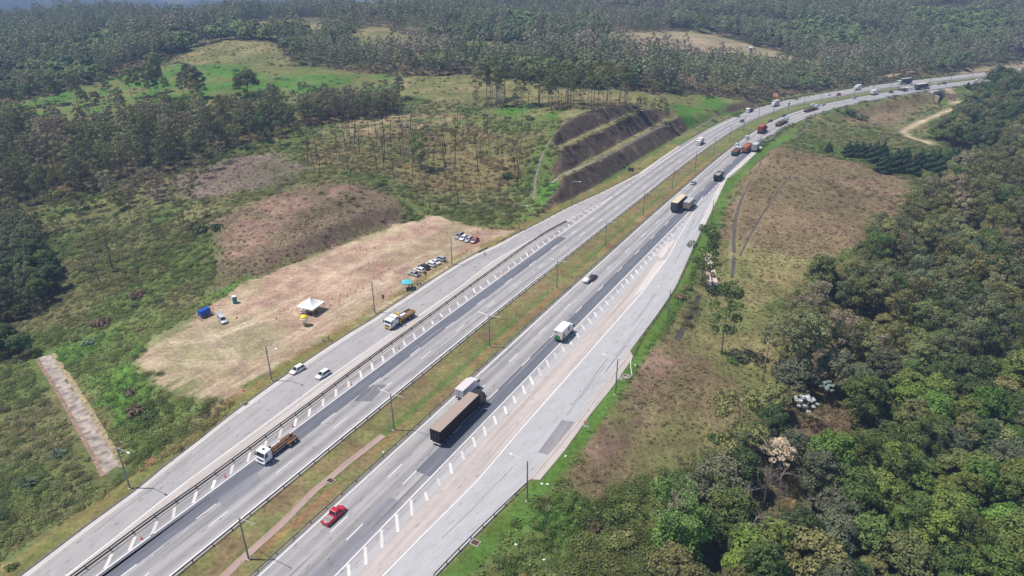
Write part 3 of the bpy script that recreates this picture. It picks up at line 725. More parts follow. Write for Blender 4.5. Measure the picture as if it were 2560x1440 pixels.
# tar-sealed cracks wandering over the older lanes
A_TAR = asphalt('tar_seal', (.1, .095, .1), .2, .1); tar = []; rt = random.Random(3)
for i in range(46):
    lane = rt.choice((('l', rt.uniform(.4, 6.4)), ('l', rt.uniform(.4, 3.3)), ('r', rt.uniform(.4, 6.8)), ('R', 0), ('R', 0), ('L', 0), ('L', 0)))
    s0 = rt.uniform(20, 300); L_ = rt.uniform(6, 26)
    if lane[0] in 'lr':
        P = (rl if lane[0] == 'l' else rr)(lane[1]); t = np.linspace(s0, s0+L_, 14); q = np.stack([np.interp(t, CLS, P[:, 0]), np.interp(t, CLS, P[:, 1])], -1)
    else:
        P = resample(RAMP_R_OUT if lane[0] == 'R' else RAMP_L_OUT, step=2); k = rt.randrange(4, len(P)-16); q = offset(P[k:k+12], (-1 if lane[0] == 'R' else 1)*rt.uniform(1.8, 4.6))
    q = q+np.cumsum(np.random.default_rng(i).normal(size=q.shape)*.07, axis=0); w_ = rt.uniform(.05, .1); tar.append((offset(q, -w_/2), offset(q, w_/2), Zm-.006))
strip_mesh(tar, 'crack_seal', A_TAR)
A_STAIN = asphalt('dark_rubber', (.215, .205, .215), .3, .4); stain = []
for i in range(26):
    kx = rt.choice('lrr'); P = (rl if kx == 'l' else rr)(rt.choice((.9, 2.5, 4.4, 6.0, 8.0, 9.4))); s0 = rt.uniform(15, 330); t = np.linspace(s0, s0+rt.uniform(10, 45), 16); q = np.stack([np.interp(t, CLS, P[:, 0]), np.interp(t, CLS, P[:, 1])], -1)
    ww = np.sin(np.linspace(0, PI, 16))*rt.uniform(.12, .3)+.01; stain.append((offset(q, -ww), offset(q, ww), Zm-.0075-.0001*i))
strip_mesh(stain, 'tyre_marks', A_STAIN)

# ------------------------------------------------------------------ drains
def channel(pts, w, material, name='drain_channel', lift=.12, ground_=True, wall=.18):
    P = hitl(pts) if ground_ else gpl(pts); P = smooth_line(resample(P, step=2.0), 4); A, B = offset(P, -w/2), offset(P, w/2)
    A2, B2 = offset(P, -w/2-wall), offset(P, w/2+wall); mb = MB(); sm = lambda z: np.convolve(np.pad(z, 2, mode='edge'), np.ones(5)/5, 'valid')
    za, zb = sm(gz(A2[:, 0], A2[:, 1]))+lift, sm(gz(B2[:, 0], B2[:, 1]))+lift; zm = np.maximum((za+zb)/2-.05, gz(P[:, 0], P[:, 1])+.02)
    ring = [[(A2[i, 0], A2[i, 1], za[i]-.5), (A2[i, 0], A2[i, 1], za[i]+.02), (A[i, 0], A[i, 1], za[i]+.02), (P[i, 0], P[i, 1], zm[i]), (B[i, 0], B[i, 1], zb[i]+.02), (B2[i, 0], B2[i, 1], zb[i]+.02), (B2[i, 0], B2[i, 1], zb[i]-.5)] for i in range(len(P))]
    mb.loft(ring, closed=False)
    return tag(mb.build(name, material), kind='structure')
C_GREY = mat('concrete_grey', (.2, .17, .145), .9, var=.3, scale=.6)
C_DARK = mat('concrete_dark', (.085, .07, .065), .95, var=.35, scale=.6)
C_PALE = mat('concrete_pale', (.62, .5, .42), .9, var=.25, scale=.7)
channel([(1945,365),(1920,385),(1895,420),(1872,460),(1850,505),(1838,550),(1834,600),(1836,640),(1830,695)], .95, C_DARK, wall=.08, lift=.04)
channel([(1985,430),(1960,460),(1930,500),(1900,545),(1868,600),(1850,640)], .45, C_DARK, wall=.08, lift=.04)
channel([(1335,500),(1338,450),(1350,400),(1372,355),(1405,318),(1450,290),(1500,283)], .7, C_GREY, wall=.12, lift=.03)
channel([(1380,460),(1431,427),(1498,403),(1565,366),(1649,320),(1674,313)], 1.1, mat('concrete_bench', (.25, .215, .185), .9, var=.25), wall=.1, lift=.03)
channel([(1395,380),(1448,352),(1515,322),(1566,304)], .5, C_DARK, wall=.1, lift=.03)
channel([(1740,322),(1765,308),(1785,292),(1815,268),(1835,255)], .9, C_GREY, wall=.12, lift=.03)
channel([(1990,345),(2005,330),(2017,315),(2028,303)], 1.3, C_GREY)
channel([(1775,722),(1772,690),(1768,660),(1764,635)], 1.0, C_PALE); channel([(1790,716),(1785,690),(1779,660),(1771,632)], 1.0, C_PALE)
channel([(1690,850),(1712,815),(1735,770),(1748,735)], 1.0, C_DARK)
# paved strip in the median with its grates
mp = gpl([(545,1455),(600,1402),(700,1313),(790,1222),(818,1200),(865,1160),(958,1088)]); mp = resample(mp, 60)
md_ = strip_mesh([(offset(mp, -.75), offset(mp, .75), .012)], 'drain_strip', A_RED)
# ------------------------------------------------------------------ materials of things
P_CAR = paint_mat('car_paint'); P_TRUCK = paint_mat('truck_paint', .4, 0, .3); P_MATT = paint_mat('coated_sheet', .6, 0, 0, .15)
GLASS = mat('tinted_glass', (.018, .022, .028), .08, var=.1, spec=.8); TYRE = mat('tyre_rubber', (.022, .022, .024), .85, var=.2); RIM = mat('wheel_rim', (.45, .45, .46), .35, .8)
LAMP = mat('lamp_glass', (.7, .7, .68), .15); RED = mat('red_lens', (.42, .02, .02), .3); BLACK = mat('black_plastic', (.022, .022, .024), .6); CHROME = mat('bright_metal', (.6, .6, .62), .25, .9)
GALV = mat('galvanised_steel', (.3, .29, .275), .5, .5, var=.2); RAILM = mat('weathered_rail_steel', (.105, .095, .085), .6, .3, var=.3); POLE = mat('lamp_post_steel', (.22, .235, .235), .55, .3, var=.2); ARM = mat('lamp_arm_steel', (.42, .42, .42), .4, .2)
RUST = mat('rusty_steel', (.19, .085, .045), .85, var=.4, scale=2); YEL = mat('yellow_paint', (.62, .4, .02), .45, var=.2); OCHRE = mat('ochre_boards', (.42, .23, .05), .7, var=.25); CONE = mat('cone_orange', (.62, .09, .03), .6, var=.15); CONEW = mat('cone_white', (.75, .75, .74), .6)
WHITE = mat('white_paint', (.78, .78, .78), .45, var=.08); CHASS = mat('chassis_black', (.03, .028, .027), .7, var=.3); CONCR = mat('concrete_thing', (.4, .37, .34), .9, var=.3)

def colour(o, c):
    o.color = (*c, 1); return o
def wheel(parent, x, y, r, w=.22, detail=True, dual=False):
    mb = MB(); mb.cyl((x-w/2, y, r), (x+w/2, y, r), r, n=14); t = mb.build('wheel', TYRE, parent, False)
    if detail:
        m2 = MB(); s = 1 if x > 0 else -1; m2.cyl((x+s*(w/2-.01), y, r), (x+s*(w/2+.015), y, r), r*.58, r*.5, n=12); m2.build('rim', RIM, t)
    return t
def ring(w, y, z0, z1, k=.86):
    return [(-w*.9, y, z0), (-w, y, z0+.18), (-w, y, z1-.16), (-w*k, y, z1), (w*k, y, z1), (w, y, z1-.16), (w, y, z0+.18), (w*.9, y, z0)]
CARS = {}
def make_car(kind, detail=True):
    """origin on the ground under the middle, nose towards +y"""
    t = thing('car', 'car', 'car')
    L, Wd, H = dict(hatch=(3.95, .86, 1.48), sedan=(4.4, .87, 1.46), wagon=(4.3, .88, 1.55), suv=(4.35, .91, 1.68), pickup=(5.0, .92, 1.72), van=(4.3, .86, 1.82))[kind]
    h = L/2; belt = .88 if kind not in ('suv', 'pickup', 'van') else 1.0; hood = belt-.1
    b = MB()
    tail = belt if kind in ('hatch', 'wagon', 'suv', 'van') else (belt-.04 if kind == 'sedan' else belt)
    b.loft([ring(Wd*.82, -h, .34, tail-.12), ring(Wd*.95, -h+.14, .24, tail), ring(Wd, -h+.7, .2, tail+.02), ring(Wd, 0, .2, belt), ring(Wd, h-1.25, .2, belt-.02), ring(Wd*.98, h-.75, .2, hood), ring(Wd*.94, h-.25, .22, hood-.1), ring(Wd*.78, h, .3, hood-.24)][::-1])
    # cabin: (y of base rear, roof rear, roof front, base front)
    yb = dict(hatch=(-h+.12, -h+.5, .32, 1.05), sedan=(-h+.75, -h+1.35, .3, 1.05), wagon=(-h+.1, -h+.4, .4, 1.12), suv=(-h+.12, -h+.42, .45, 1.1), pickup=(-.45, -.2, .75, 1.45), van=(-h+.08, -h+.3, .75, 1.5))[kind]
    zb, w0, w1 = belt-.03, Wd*.9, Wd*.7
    q = lambda y, w, z: [(-w, y, z), (w, y, z)]
    c = [(-w0, yb[0], zb), (w0, yb[0], zb), (w0, yb[3], zb), (-w0, yb[3], zb), (-w1, yb[1], H-.05), (w1, yb[1], H-.05), (w1, yb[2], H-.05), (-w1, yb[2], H-.05), (-w1*.86, yb[1]+.1, H), (w1*.86, yb[1]+.1, H), (w1*.86, yb[2]-.1, H), (-w1*.86, yb[2]-.1, H)]
    b.add(c, [(0, 1, 5, 4), (1, 2, 6, 5), (2, 3, 7, 6), (3, 0, 4, 7), (4, 5, 9, 8), (5, 6, 10, 9), (6, 7, 11, 10), (7, 4, 8, 11), (8, 9, 10, 11)])
    if kind == 'pickup':
        b.box((0, -h+.9, belt+.02), (Wd*1.9, .06, .1))
    for y in (-h+.02, h-.02): pass
    body = b.build('body', P_CAR, t, True); 
    for p in body.data.polygons: p.use_smooth = p.index < 60
    def pane(name, a, bb, cc, d, off):
        a, bb, cc, d = map(Vector, (a, bb, cc, d)); n = (bb-a).cross(d-a).normalized(); 
        if n.dot(Vector(off)) < 0: n = -n
        m_ = (a+bb+cc+d)/4; pts = [m_+(p-m_)*.88+n*.014 for p in (a, bb, cc, d)]; MB().quad(*pts).build(name, GLASS, t)
    pane('windshield', c[2], c[3], c[7], c[6], (0, 1, 1)); pane('rear_window', c[0], c[1], c[5], c[4], (0, -1, 1))
    for s, k in ((1, (1, 2, 6, 5)), (-1, (3, 0, 4, 7))):
        A, B_, C_, D_ = [Vector(c[i]) for i in k]
        if detail:
            mid0, mid1 = A.lerp(B_, .5), D_.lerp(C_, .5)
            pane('side_window', A.lerp(B_, .03), mid0, mid1, D_.lerp(C_, .03), (s, 0, .2)); pane('side_window', mid0, A.lerp(B_, .97), D_.lerp(C_, .97), mid1, (s, 0, .2))
        else: pane('side_window', A, B_, C_, D_, (s, 0, .2))
    if kind == 'pickup':
        MB().box((0, -h+.98, belt+.015), (Wd*1.62, 1.5, .04)).build('cargo_bed', mat('bed_liner', (.25, .25, .26), .7), t)
    for sx in (-1, 1):
        for y in (-h+.78, h-.82): wheel(t, sx*(Wd-.1), y, .31 if kind not in ('suv', 'pickup') else .37, .2, detail)
    if detail:
        for sx in (-1, 1):
            MB().box((sx*Wd*.66, h-.1, hood-.26), (.36, .2, .16)).build('headlight', LAMP, t); MB().box((sx*Wd*.8, -h+.06, tail-.2), (.2, .16, .24)).build('tail_light', RED, t)
            MB().box((sx*(Wd+.08), yb[3]-.35, belt+.06), (.18, .12, .13)).build('mirror', BLACK, t)
        MB().box((0, h-.04, .4), (Wd*1.3, .1, .14)).build('grille', BLACK, t); MB().box((0, -h+.03, .55), (.42, .06, .13)).build('number_plate', WHITE, t)
    CARS[(kind, detail)] = t; return t
_first = {}
def place_car(kind, u, v, col, label, rz=None, px_dir=None, cat='car', group=None, detail=True, name='car', sc=1.0, zoff=0.0, xy=None):
    k = (kind, detail)
    if k not in CARS: make_car(kind, detail); r = CARS[k]; r['used'] = 0; src = r; fresh = True
    else: src = CARS[k]; fresh = False
    r = src if fresh else copy_tree(src)
    if 'used' in r: del r['used']
    r.name = name; x, y = gp(u, v) if xy is None else xy; r.location = (x, y, zoff+(Z0+.004 if rz is None else float(gz(x, y))))
    if px_dir is not None:
        a = gp(*px_dir[0]); b_ = gp(*px_dir[1]); d = b_-a; rz = math.atan2(-d[0], d[1])
    r.rotation_euler = (0, 0, rz); r.scale = (sc,)*3
    for ch in r.children:
        if ch.name.startswith('body'): colour(ch, col)
    tag(r, label, cat, group); return r
def heading(u, v, sign):
    d = cl_dir(s_of(u, v))*sign; return math.atan2(-d[0], d[1])

# ------------------------------------------------------------------ trucks
def cab(t, y0, H=2.9, Wd=1.22, L=2.1, col=(.7, .7, .7), bonnet=0.0, accent=None, detail=True):
    """cab with its back at y0, nose towards +y"""
    b = MB(); y1 = y0+L
    prof = [(y0, .75), (y1-.05, .62), (y1+.03, 1.4), (y1-.12, 1.75), (y1-.38, H-.2), (y1-.6, H), (y0, H+.05)]
    b.prism(prof, -Wd, Wd); c_ = b.build('cab', P_TRUCK, t, False, .07); colour(c_, col)
    MB().quad((-Wd*.9, y1-.115+.012, 1.78), (Wd*.9, y1-.115+.012, 1.78), (Wd*.86, y1-.36+.012, H-.26), (-Wd*.86, y1-.36+.012, H-.26)).build('windshield', GLASS, c_)
    for s in (-1, 1):
        MB().quad((s*(Wd+.012), y1-1.0, 1.72), (s*(Wd+.012), y1-.2, 1.72), (s*(Wd+.012), y1-.42, H-.32), (s*(Wd+.012), y1-1.0, H-.32)).build('side_window', GLASS, c_)
        MB().box((s*(Wd+.2), y1-.2, 2.0), (.22, .12, .75)).build('mirror', BLACK, c_)
    m_ = MB().box((0, y1+.05, .62), (Wd*2, .28, .42)).build('bumper', P_TRUCK, c_, False, .04); colour(m_, accent or col)
    MB().box((0, y1+.06, 1.15), (Wd*1.3, .08, .4)).build('grille', BLACK, c_)
    for s in (-1, 1): MB().box((s*Wd*.78, y1+.2, .66), (.4, .06, .18)).build('headlight', LAMP, c_)
    return c_
def chassis(t, y0, y1, z=.85):
    b = MB()
    for s in (-1, 1): b.box((s*.42, (y0+y1)/2, z), (.12, y1-y0, .26))
    b.box((0, (y0+y1)/2, z-.02), (.9, (y1-y0)*.9, .12)); b.box((0, y0+.05, .55), (2.2, .1, .14))
    for s in (-1, 1): b.box((s*.95, y0+.25, .6), (.3, .05, .5))
    b.build('chassis', CHASS, t)
    for s in (-1, 1): MB().box((s*.95, y0+.03, .82), (.35, .06, .12)).build('tail_light', RED, t)
def axles(t, ys, r=.5, detail=True):
    for y in ys:
        for s in (-1, 1): wheel(t, s*1.0, y, r, .42, detail)
def box_body(t, y0, y1, z0, z1, Wd, col, roof=None, name='cargo_box', doors=True, ribs=0, doorcol=None):
    b = MB().box((0, (y0+y1)/2, (z0+z1)/2), (Wd*2, y1-y0, z1-z0))
    for s in (-1, 1):
        for i in range(ribs): b.box((s*(Wd+.012), y0+(i+.5)*(y1-y0)/ribs, (z0+z1)/2), (.05, .07, z1-z0-.1))
    o = b.build(name, P_MATT, t, False, 0 if ribs else .03); colour(o, col)
    if roof is not None:
        r = MB().box((0, (y0+y1)/2, z1+.02), (Wd*2-.08, y1-y0-.08, .05)).build('roof', P_MATT, o); colour(r, roof)
    if doors:
        for s in (-1, 1):
            d = MB().box((s*Wd*.49, y0-.025, (z0+z1)/2), (Wd*.93, .05, z1-z0-.16)).build('rear_door', P_MATT, o); colour(d, doorcol or [c*.92 for c in col])
        d = MB()
        for s in (-.55, -.12, .12, .55): d.cyl((s*Wd, y0-.07, z0+.1), (s*Wd, y0-.07, z1-.15), .025, n=5)
        d.build('door_bar', GALV, o)
    return o
def truck(u, v, sign, label, group=None, name='truck', cat='truck', rz=None):
    x, y = gp(u, v); return thing(name, label, cat, (x, y, Z0+.004), heading(u, v, sign) if rz is None else rz, group)

# black semi-trailer
t = truck(1150, 1056, 1, 'long black articulated truck with a dusty brown tarpaulin roof', name='semi_truck')
c = cab(t, 6.5, 3.2, 1.24, 2.3, (.04, .04, .042)); f_ = MB().box((0, 7.3, 3.4), (2.1, 1.5, .5), taper=.85).build('roof_fairing', P_TRUCK, c, False, .05); colour(f_, (.03, .03, .032))
chassis(t, -8.6, 8.4); box_body(t, -9.0, 5.9, 1.15, 3.95, 1.29, (.009, .009, .012), (.36, .28, .24), 'trailer', ribs=12); axles(t, (-6.9, -5.6, -4.3, 4.6, 5.8, 8.0), .5)
MB().box((0, -8.95, .75), (2.3, .12, .16)).build('rear_bumper', WHITE, t)
MB().box((1.0, 3.4, .75), (.5, 1.3, .6)).build('fuel_tank', CHROME, t)
# white box truck beside it
t = truck(1168, 985, 1, 'small white box truck overtaking the long black truck', name='box_truck'); cab(t, 1.9, 2.6, 1.05, 1.8, (.6, .6, .62)); chassis(t, -3.0, 3.6); box_body(t, -3.2, 1.8, .95, 3.05, 1.12, (.58, .58, .62), (.62, .55, .55)); axles(t, (-1.9, 2.7), .42)
# white truck with printed sides
t = truck(1409, 842, 1, 'white box truck with red oval emblems and green printed rear', name='box_truck'); cab(t, 2.0, 2.6, 1.1, 1.9, (.75, .75, .76)); chassis(t, -3.3, 3.9)
bx = box_body(t, -3.5, 1.9, 1.0, 3.5, 1.2, (.8, .8, .8), (.82, .82, .82)); axles(t, (-2.1, 2.9), .45)
GREEN = mat('print_green', (.03, .25, .04), .5); EMB = mat('print_red', (.42, .05, .07), .5); GOLD = mat('print_gold', (.5, .33, .06), .5, var=.35, scale=2)
def disc(cx, cz, rx, rz_, y=None, x=None, n=20):
    vs = []
    for i in range(n):
        a = 2*PI*i/n
        vs.append((cx+rx*math.cos(a), y, cz+rz_*math.sin(a)) if y is not None else (x, cx+rx*math.cos(a), cz+rz_*math.sin(a)))
    return vs
def decal(vs, name, m_, par):
    mb = MB(); mb.add(vs, [tuple(range(len(vs)))]); return mb.build(name, m_, par)
for s in (-1, 1):
    e = decal(disc(.6, 2.5, .72, .62, x=s*1.208), 'emblem', EMB, bx); decal([(s*1.212, .1, 2.42), (s*1.212, .95, 2.5), (s*1.212, 1.05, 2.66), (s*1.212, .35, 2.62)], 'emblem_stroke', WHITE, e)
    decal([(s*1.207, -3.4, 1.1), (s*1.207, -1.2, 1.1), (s*1.207, -1.7, 1.9), (s*1.207, -2.1, 2.5), (s*1.207, -2.6, 3.0), (s*1.207, -3.0, 2.4), (s*1.207, -3.4, 2.9)], 'printed_scene', GOLD, bx)
e = decal(disc(-.62, 3.05, .38, .24, y=-3.56), 'emblem', EMB, bx); decal([(-.85, -3.565, 3.0), (-.4, -3.565, 3.05), (-.36, -3.565, 3.13), (-.75, -3.565, 3.1)], 'emblem_stroke', WHITE, e)
decal([(-1.1, -3.56, 1.1), (1.1, -3.56, 1.1), (1.1, -3.56, 1.65), (.5, -3.56, 2.0), (-.3, -3.56, 2.15), (-1.1, -3.56, 2.2)], 'printed_meadow', GREEN, bx)
decal([(-1.0, -3.565, 1.6), (-.72, -3.565, 1.6), (-.74, -3.565, 2.1), (-.96, -3.565, 2.12)], 'printed_bottle', WHITE, bx); decal([(.68, -3.565, 1.35), (.98, -3.565, 1.35), (.98, -3.565, 1.75), (.68, -3.565, 1.78)], 'printed_carton', WHITE, bx)
# pair further on
t = truck(1697, 520, 1, 'articulated truck with a cream roof and dark blue sides', name='semi_truck'); cab(t, 5.2, 3.1, 1.24, 2.2, (.35, .36, .38)); chassis(t, -6.6, 7.0); box_body(t, -6.9, 4.7, 1.1, 4.2, 1.29, (.055, .065, .09), (.62, .52, .36), 'trailer', ribs=10); axles(t, (-5.2, -4.0, -2.8, 4.0, 6.5), .5)
t = truck(1722, 520, 1, 'greyish brown box truck close beside the cream-roofed truck', name='box_truck'); cab(t, 2.6, 2.7, 1.15, 2.0, (.5, .5, .5)); chassis(t, -4.0, 4.6); box_body(t, -4.3, 2.5, 1.05, 3.6, 1.25, (.33, .28, .25), (.42, .42, .44)); axles(t, (-2.7, 3.6), .48)
def tipper(u, v, sign, label, cabc, bodyc, loadc, L=6.2, ch=2.8, name='tipper_truck', z1=2.3, roof=False):
    t = truck(u, v, sign, label, name=name); cab(t, L/2-.6, ch, 1.2, 2.0, cabc); chassis(t, -L/2-.6, L/2+1)
    b = MB(); y0, y1 = -L/2-.8, L/2-.8; w = 1.22
    b.box((0, (y0+y1)/2, 1.15), (w*2, y1-y0, .12))
    for s in (-1, 1): b.box((s*(w-.04), (y0+y1)/2, (1.2+z1)/2), (.08, y1-y0, z1-1.2))
    b.box((0, y1-.04, (1.2+z1)/2+.1), (w*2, .1, z1-1.0)); b.box((0, y0+.04, (1.2+z1)/2), (w*2, .08, z1-1.2))
    o = b.build('tipper_body', P_MATT, t); colour(o, bodyc)
    n = 9; vs = []; fs = []
    for i in range(n):
        for j in range(5):
            e = min(i, n-1-i)/4*min(j, 4-j)/2; vs.append((-w+.1+(2*w-.2)*j/4, y0+.1+(y1-y0-.25)*i/(n-1), z1-.25+.5*min(1, e)+.08*math.sin(i*2.1+j*1.7)))
    fs = [(i*5+j, i*5+j+1, i*5+j+6, i*5+j+5) for i in range(n-1) for j in range(4)]
    l = MB().add(vs, fs).build('load', P_MATT, o, True); colour(l, loadc)
    axles(t, (-L/2+.3, -L/2+1.5, L/2+.4), .5); return t
tipper(1795, 449, 1, 'dark tipper truck with a grey tarpaulin over its load', (.05, .06, .05), (.03, .035, .03), (.33, .32, .28), 6.0, 2.7, z1=3.0)
tipper(1839, 386, 1, 'green tipper truck with a white cab and a load of red earth', (.7, .72, .72), (.02, .12, .075), (.22, .06, .04), 7.2, 3.2)
tipper(1866, 378, 1, 'long rust-red bulk truck beside the green tipper', (.62, .62, .62), (.34, .12, .075), (.36, .13, .08), 9.6, 2.9, 'bulk_truck', 3.2)
t = truck(1888, 377, 1, 'pale grey box truck on the shoulder next to the rust-red truck', name='box_truck'); cab(t, 1.6, 2.6, 1.1, 1.8, (.7, .7, .7)); chassis(t, -3.4, 3.0); box_body(t, -3.6, 1.5, 1.05, 4.0, 1.25, (.42, .41, .42), (.48, .48, .48)); axles(t, (-2.2, 2.4), .48)
t = truck(1904, 331, 1, 'dark red container truck in the middle lane', name='container_truck'); cab(t, 3.8, 2.8, 1.2, 2.1, (.12, .03, .03)); chassis(t, -4.6, 5.6); box_body(t, -4.8, 3.4, 1.3, 4.0, 1.25, (.27, .045, .045), (.36, .09, .085), 'container', ribs=12, doorcol=(.3, .06, .055)); axles(t, (-3.6, -2.4, 3.2, 5.1), .5)
def log_truck(u, v, label):
    t = truck(u, v, 1, label, name='flatbed_truck'); cab(t, 6.3, 3.1, 1.22, 2.2, (.45, .58, .58)); chassis(t, -7.4, 7.9); b = MB()
    b.box((0, -.6, 1.12), (2.5, 13.4, .18)); 
    for i in range(9):
        y = -7.0+i*1.55
        for s in (-1, 1): b.box((s*1.2, y, 1.75), (.1, .12, 1.2))
    b.build('flatbed', RUST, t); r_ = random.Random(int(u)); l = MB()
    for i in range(4):
        y0 = -6.9+i*3.2; c0 = (1.3, 1.55, 1.45, 1.4)[i]
        for k in range(7): l.cyl((-1.0+.33*k, y0, c0+.25*r_.random()), (-1.0+.33*k, y0+2.6, c0+.25*r_.random()), .17, n=6)
    l.build('log_load', mat('logs', (.14, .115, .075), .9, var=.5), t); axles(t, (-6.2, -5, -3.8, 4.6, 5.8, 7.6), .5)
log_truck(1953, 311, 'long flatbed truck with a rusty stake body, nearer of two'); log_truck(2026, 277, 'long flatbed truck with a rusty stake body, farther of two')
# left carriageway trucks
t = truck(697, 1128, -1, 'white-cabbed roll-off truck with an empty rusty hook-lift frame', name='hook_lift_truck'); cab(t, 2.6, 2.9, 1.22, 2.0, (.78, .79, .82)); chassis(t, -4.4, 4.4); b = MB()
for s in (-1, 1):
    b.box((s*.55, -1.2, 1.25), (.2, 6.4, .24)); b.box((s*1.0, -2.9, 1.12), (.5, 2.6, .1))
for y in (-4.2, -2.8, -1.4, 0, 1.4): b.box((0, y, 1.2), (1.1, .16, .2))
b.box((0, 1.9, 1.75), (.3, .4, 1.3)); b.box((0, -1.0, 1.42), (.3, 4.2, .2)); b.build('hook_frame', RUST, t); axles(t, (-3.4, -2.1, 3.3), .5)
m_ = MB().box((0, 1.9, 2.4), (.22, .3, .5)); m_.build('exhaust_stack', BLACK, t); MB().box((0, 3.4, 2.97), (.55, .45, .06)).build('roof_hatch', BLACK, t)
# crane truck on the exit ramp
t = truck(1000, 806, -1, 'white crew-cab truck with a yellow loading crane and ochre drop-side bed', name='crane_truck', rz=math.atan2(-(gp(969,823)-gp(1030,788))[0], (gp(969,823)-gp(1030,788))[1]))
c = cab(t, 2.9, 2.7, 1.22, 1.9, (.74, .75, .76), accent=(.6, .4, .04)); c2 = MB().box((0, 2.1, 2.0), (2.3, 1.3, 2.1)).build('crew_cabin', P_TRUCK, t, False, .06); colour(c2, (.76, .77, .78))
for s in (-1, 1): MB().quad((s*1.165, 1.7, 2.2), (s*1.165, 2.5, 2.2), (s*1.165, 2.5, 2.75), (s*1.165, 1.7, 2.75)).build('side_window', GLASS, c2)
chassis(t, -4.9, 4.6); b = MB(); b.box((0, -2.2, 1.2), (2.5, 5.6, .12))
for s in (-1, 1): b.box((s*1.24, -2.2, 1.5), (.06, 5.6, .55))
b.box((0, -5.0, 1.5), (2.5, .06, .55)); b.box((0, .6, 1.6), (2.5, .06, .75)); bd = b.build('drop_side_bed', OCHRE, t); MB().box((0, -2.2, 1.275), (2.36, 5.4, .03)).build('bed_floor', mat('bed_timber', (.2, .13, .1), .9, var=.3), bd)
b = MB(); b.box((0, 1.0, 1.7), (.7, .5, 1.4)); b.box((-.2, 1.0, 2.8), (.4, .4, 1.0)); b.tube([(-.2, 1.0, 3.3), (-1.0, 1.1, 3.45), (-1.25, 1.4, 3.1)], .2, 6); b.box((.2, .9, 3.2), (1.7, .3, .3))
for s in (-1, 1): b.box((s*1.15, 1.0, .9), (.2, .25, 1.1))
b.build('loading_crane', YEL, t); axles(t, (-3.9, -2.7, .9, 4.0), .5)
for i, (px, py) in enumerate(((.35, -1.1), (.35, -2.1))):
    o = MB().box((0, 0, .22), (.95, .8, .42)).build('crate', WHITE, None, False, .04); rz = t.rotation_euler.z; cx, sx = math.cos(rz), math.sin(rz)
    o.location = (t.location.x+px*cx-py*sx, t.location.y+px*sx+py*cx, t.location.z+1.3); o.rotation_euler = (0, 0, rz); tag(o, ('white crate on the truck bed nearer the yellow crane', 'white crate on the truck bed farther from the yellow crane')[i], 'crate', 'crates on the crane truck')
def small_truck(u, v, sign, label, cabc, boxc, L=4.6, z1=3.1, bed=False):
    t = truck(u, v, sign, label, name='box_truck' if not bed else 'flatbed_truck'); cab(t, L/2-.3, 2.5, 1.05, 1.8, cabc); chassis(t, -L/2-.5, L/2+1.2)
    if bed:
        b = MB().box((0, -.5, 1.15), (2.2, L, .14)); b.box((0, L/2-.55, 1.6), (2.2, .08, .8)); b.box((1.08, -.5, 1.4), (.06, L, .4)); b.box((-1.08, -.5, 1.4), (.06, L, .4)); b.build('drop_side_bed', CHASS, t)
    else: box_body(t, -L/2-.6, L/2-.4, .95, z1, 1.12, boxc, [min(1, q*1.05) for q in boxc])
    axles(t, (-L/2+.5, L/2+.3), .42); return t
small_truck(1750, 360, -1, 'small white box van truck coming down the left carriageway', (.78, .78, .8), (.6, .57, .55))
small_truck(1874, 279, -1, 'white-cabbed flatbed truck with a dark bed on the left carriageway', (.78, .78, .8), (.1, .1, .1), 5.0, bed=True)
small_truck(1938, 265, -1, 'white truck with a pale grey high body before the orange sign', (.78, .78, .8), (.5, .5, .53), 5.4, 3.6)
small_truck(2143, 225, -1, 'white high-roofed truck in the far lane of the left carriageway', (.8, .8, .8), (.72, .7, .68), 4.6, 3.6)
small_truck(2184, 237, 1, 'white box van going away in the middle lane of the far bend', (.8, .8, .8), (.7, .7, .7), 5.0, 3.3)
small_truck(2261, 228, 1, 'white-cabbed dark flatbed truck on the far bend', (.78, .82, .82), (.2, .2, .2), 4.0, bed=True)
for u, v, sg, lb, roofc, sidec, cabc in ((2260,210,-1,'articulated truck with pale grey tarpaulin coming round the far bend',(.4,.42,.42),(.07,.08,.085),(.75,.76,.78)), (2304,223,1,'big articulated truck with a cream roof on the bridge',(.6,.58,.48),(.1,.1,.11),(.6,.66,.66)), (2492,193,1,'cream-roofed long truck half hidden by trees on the far bend',(.66,.6,.42),(.45,.43,.38),(.7,.7,.7))):
    t = truck(u, v, sg, lb, name='semi_truck'); cab(t, 5.4, 3.0, 1.24, 2.2, cabc); chassis(t, -7.4, 7.4); box_body(t, -7.8, 4.9, 1.1, 4.1, 1.29, sidec, roofc, 'trailer'); axles(t, (-6, -4.8, -3.6, 4.2, 6.8), .5)

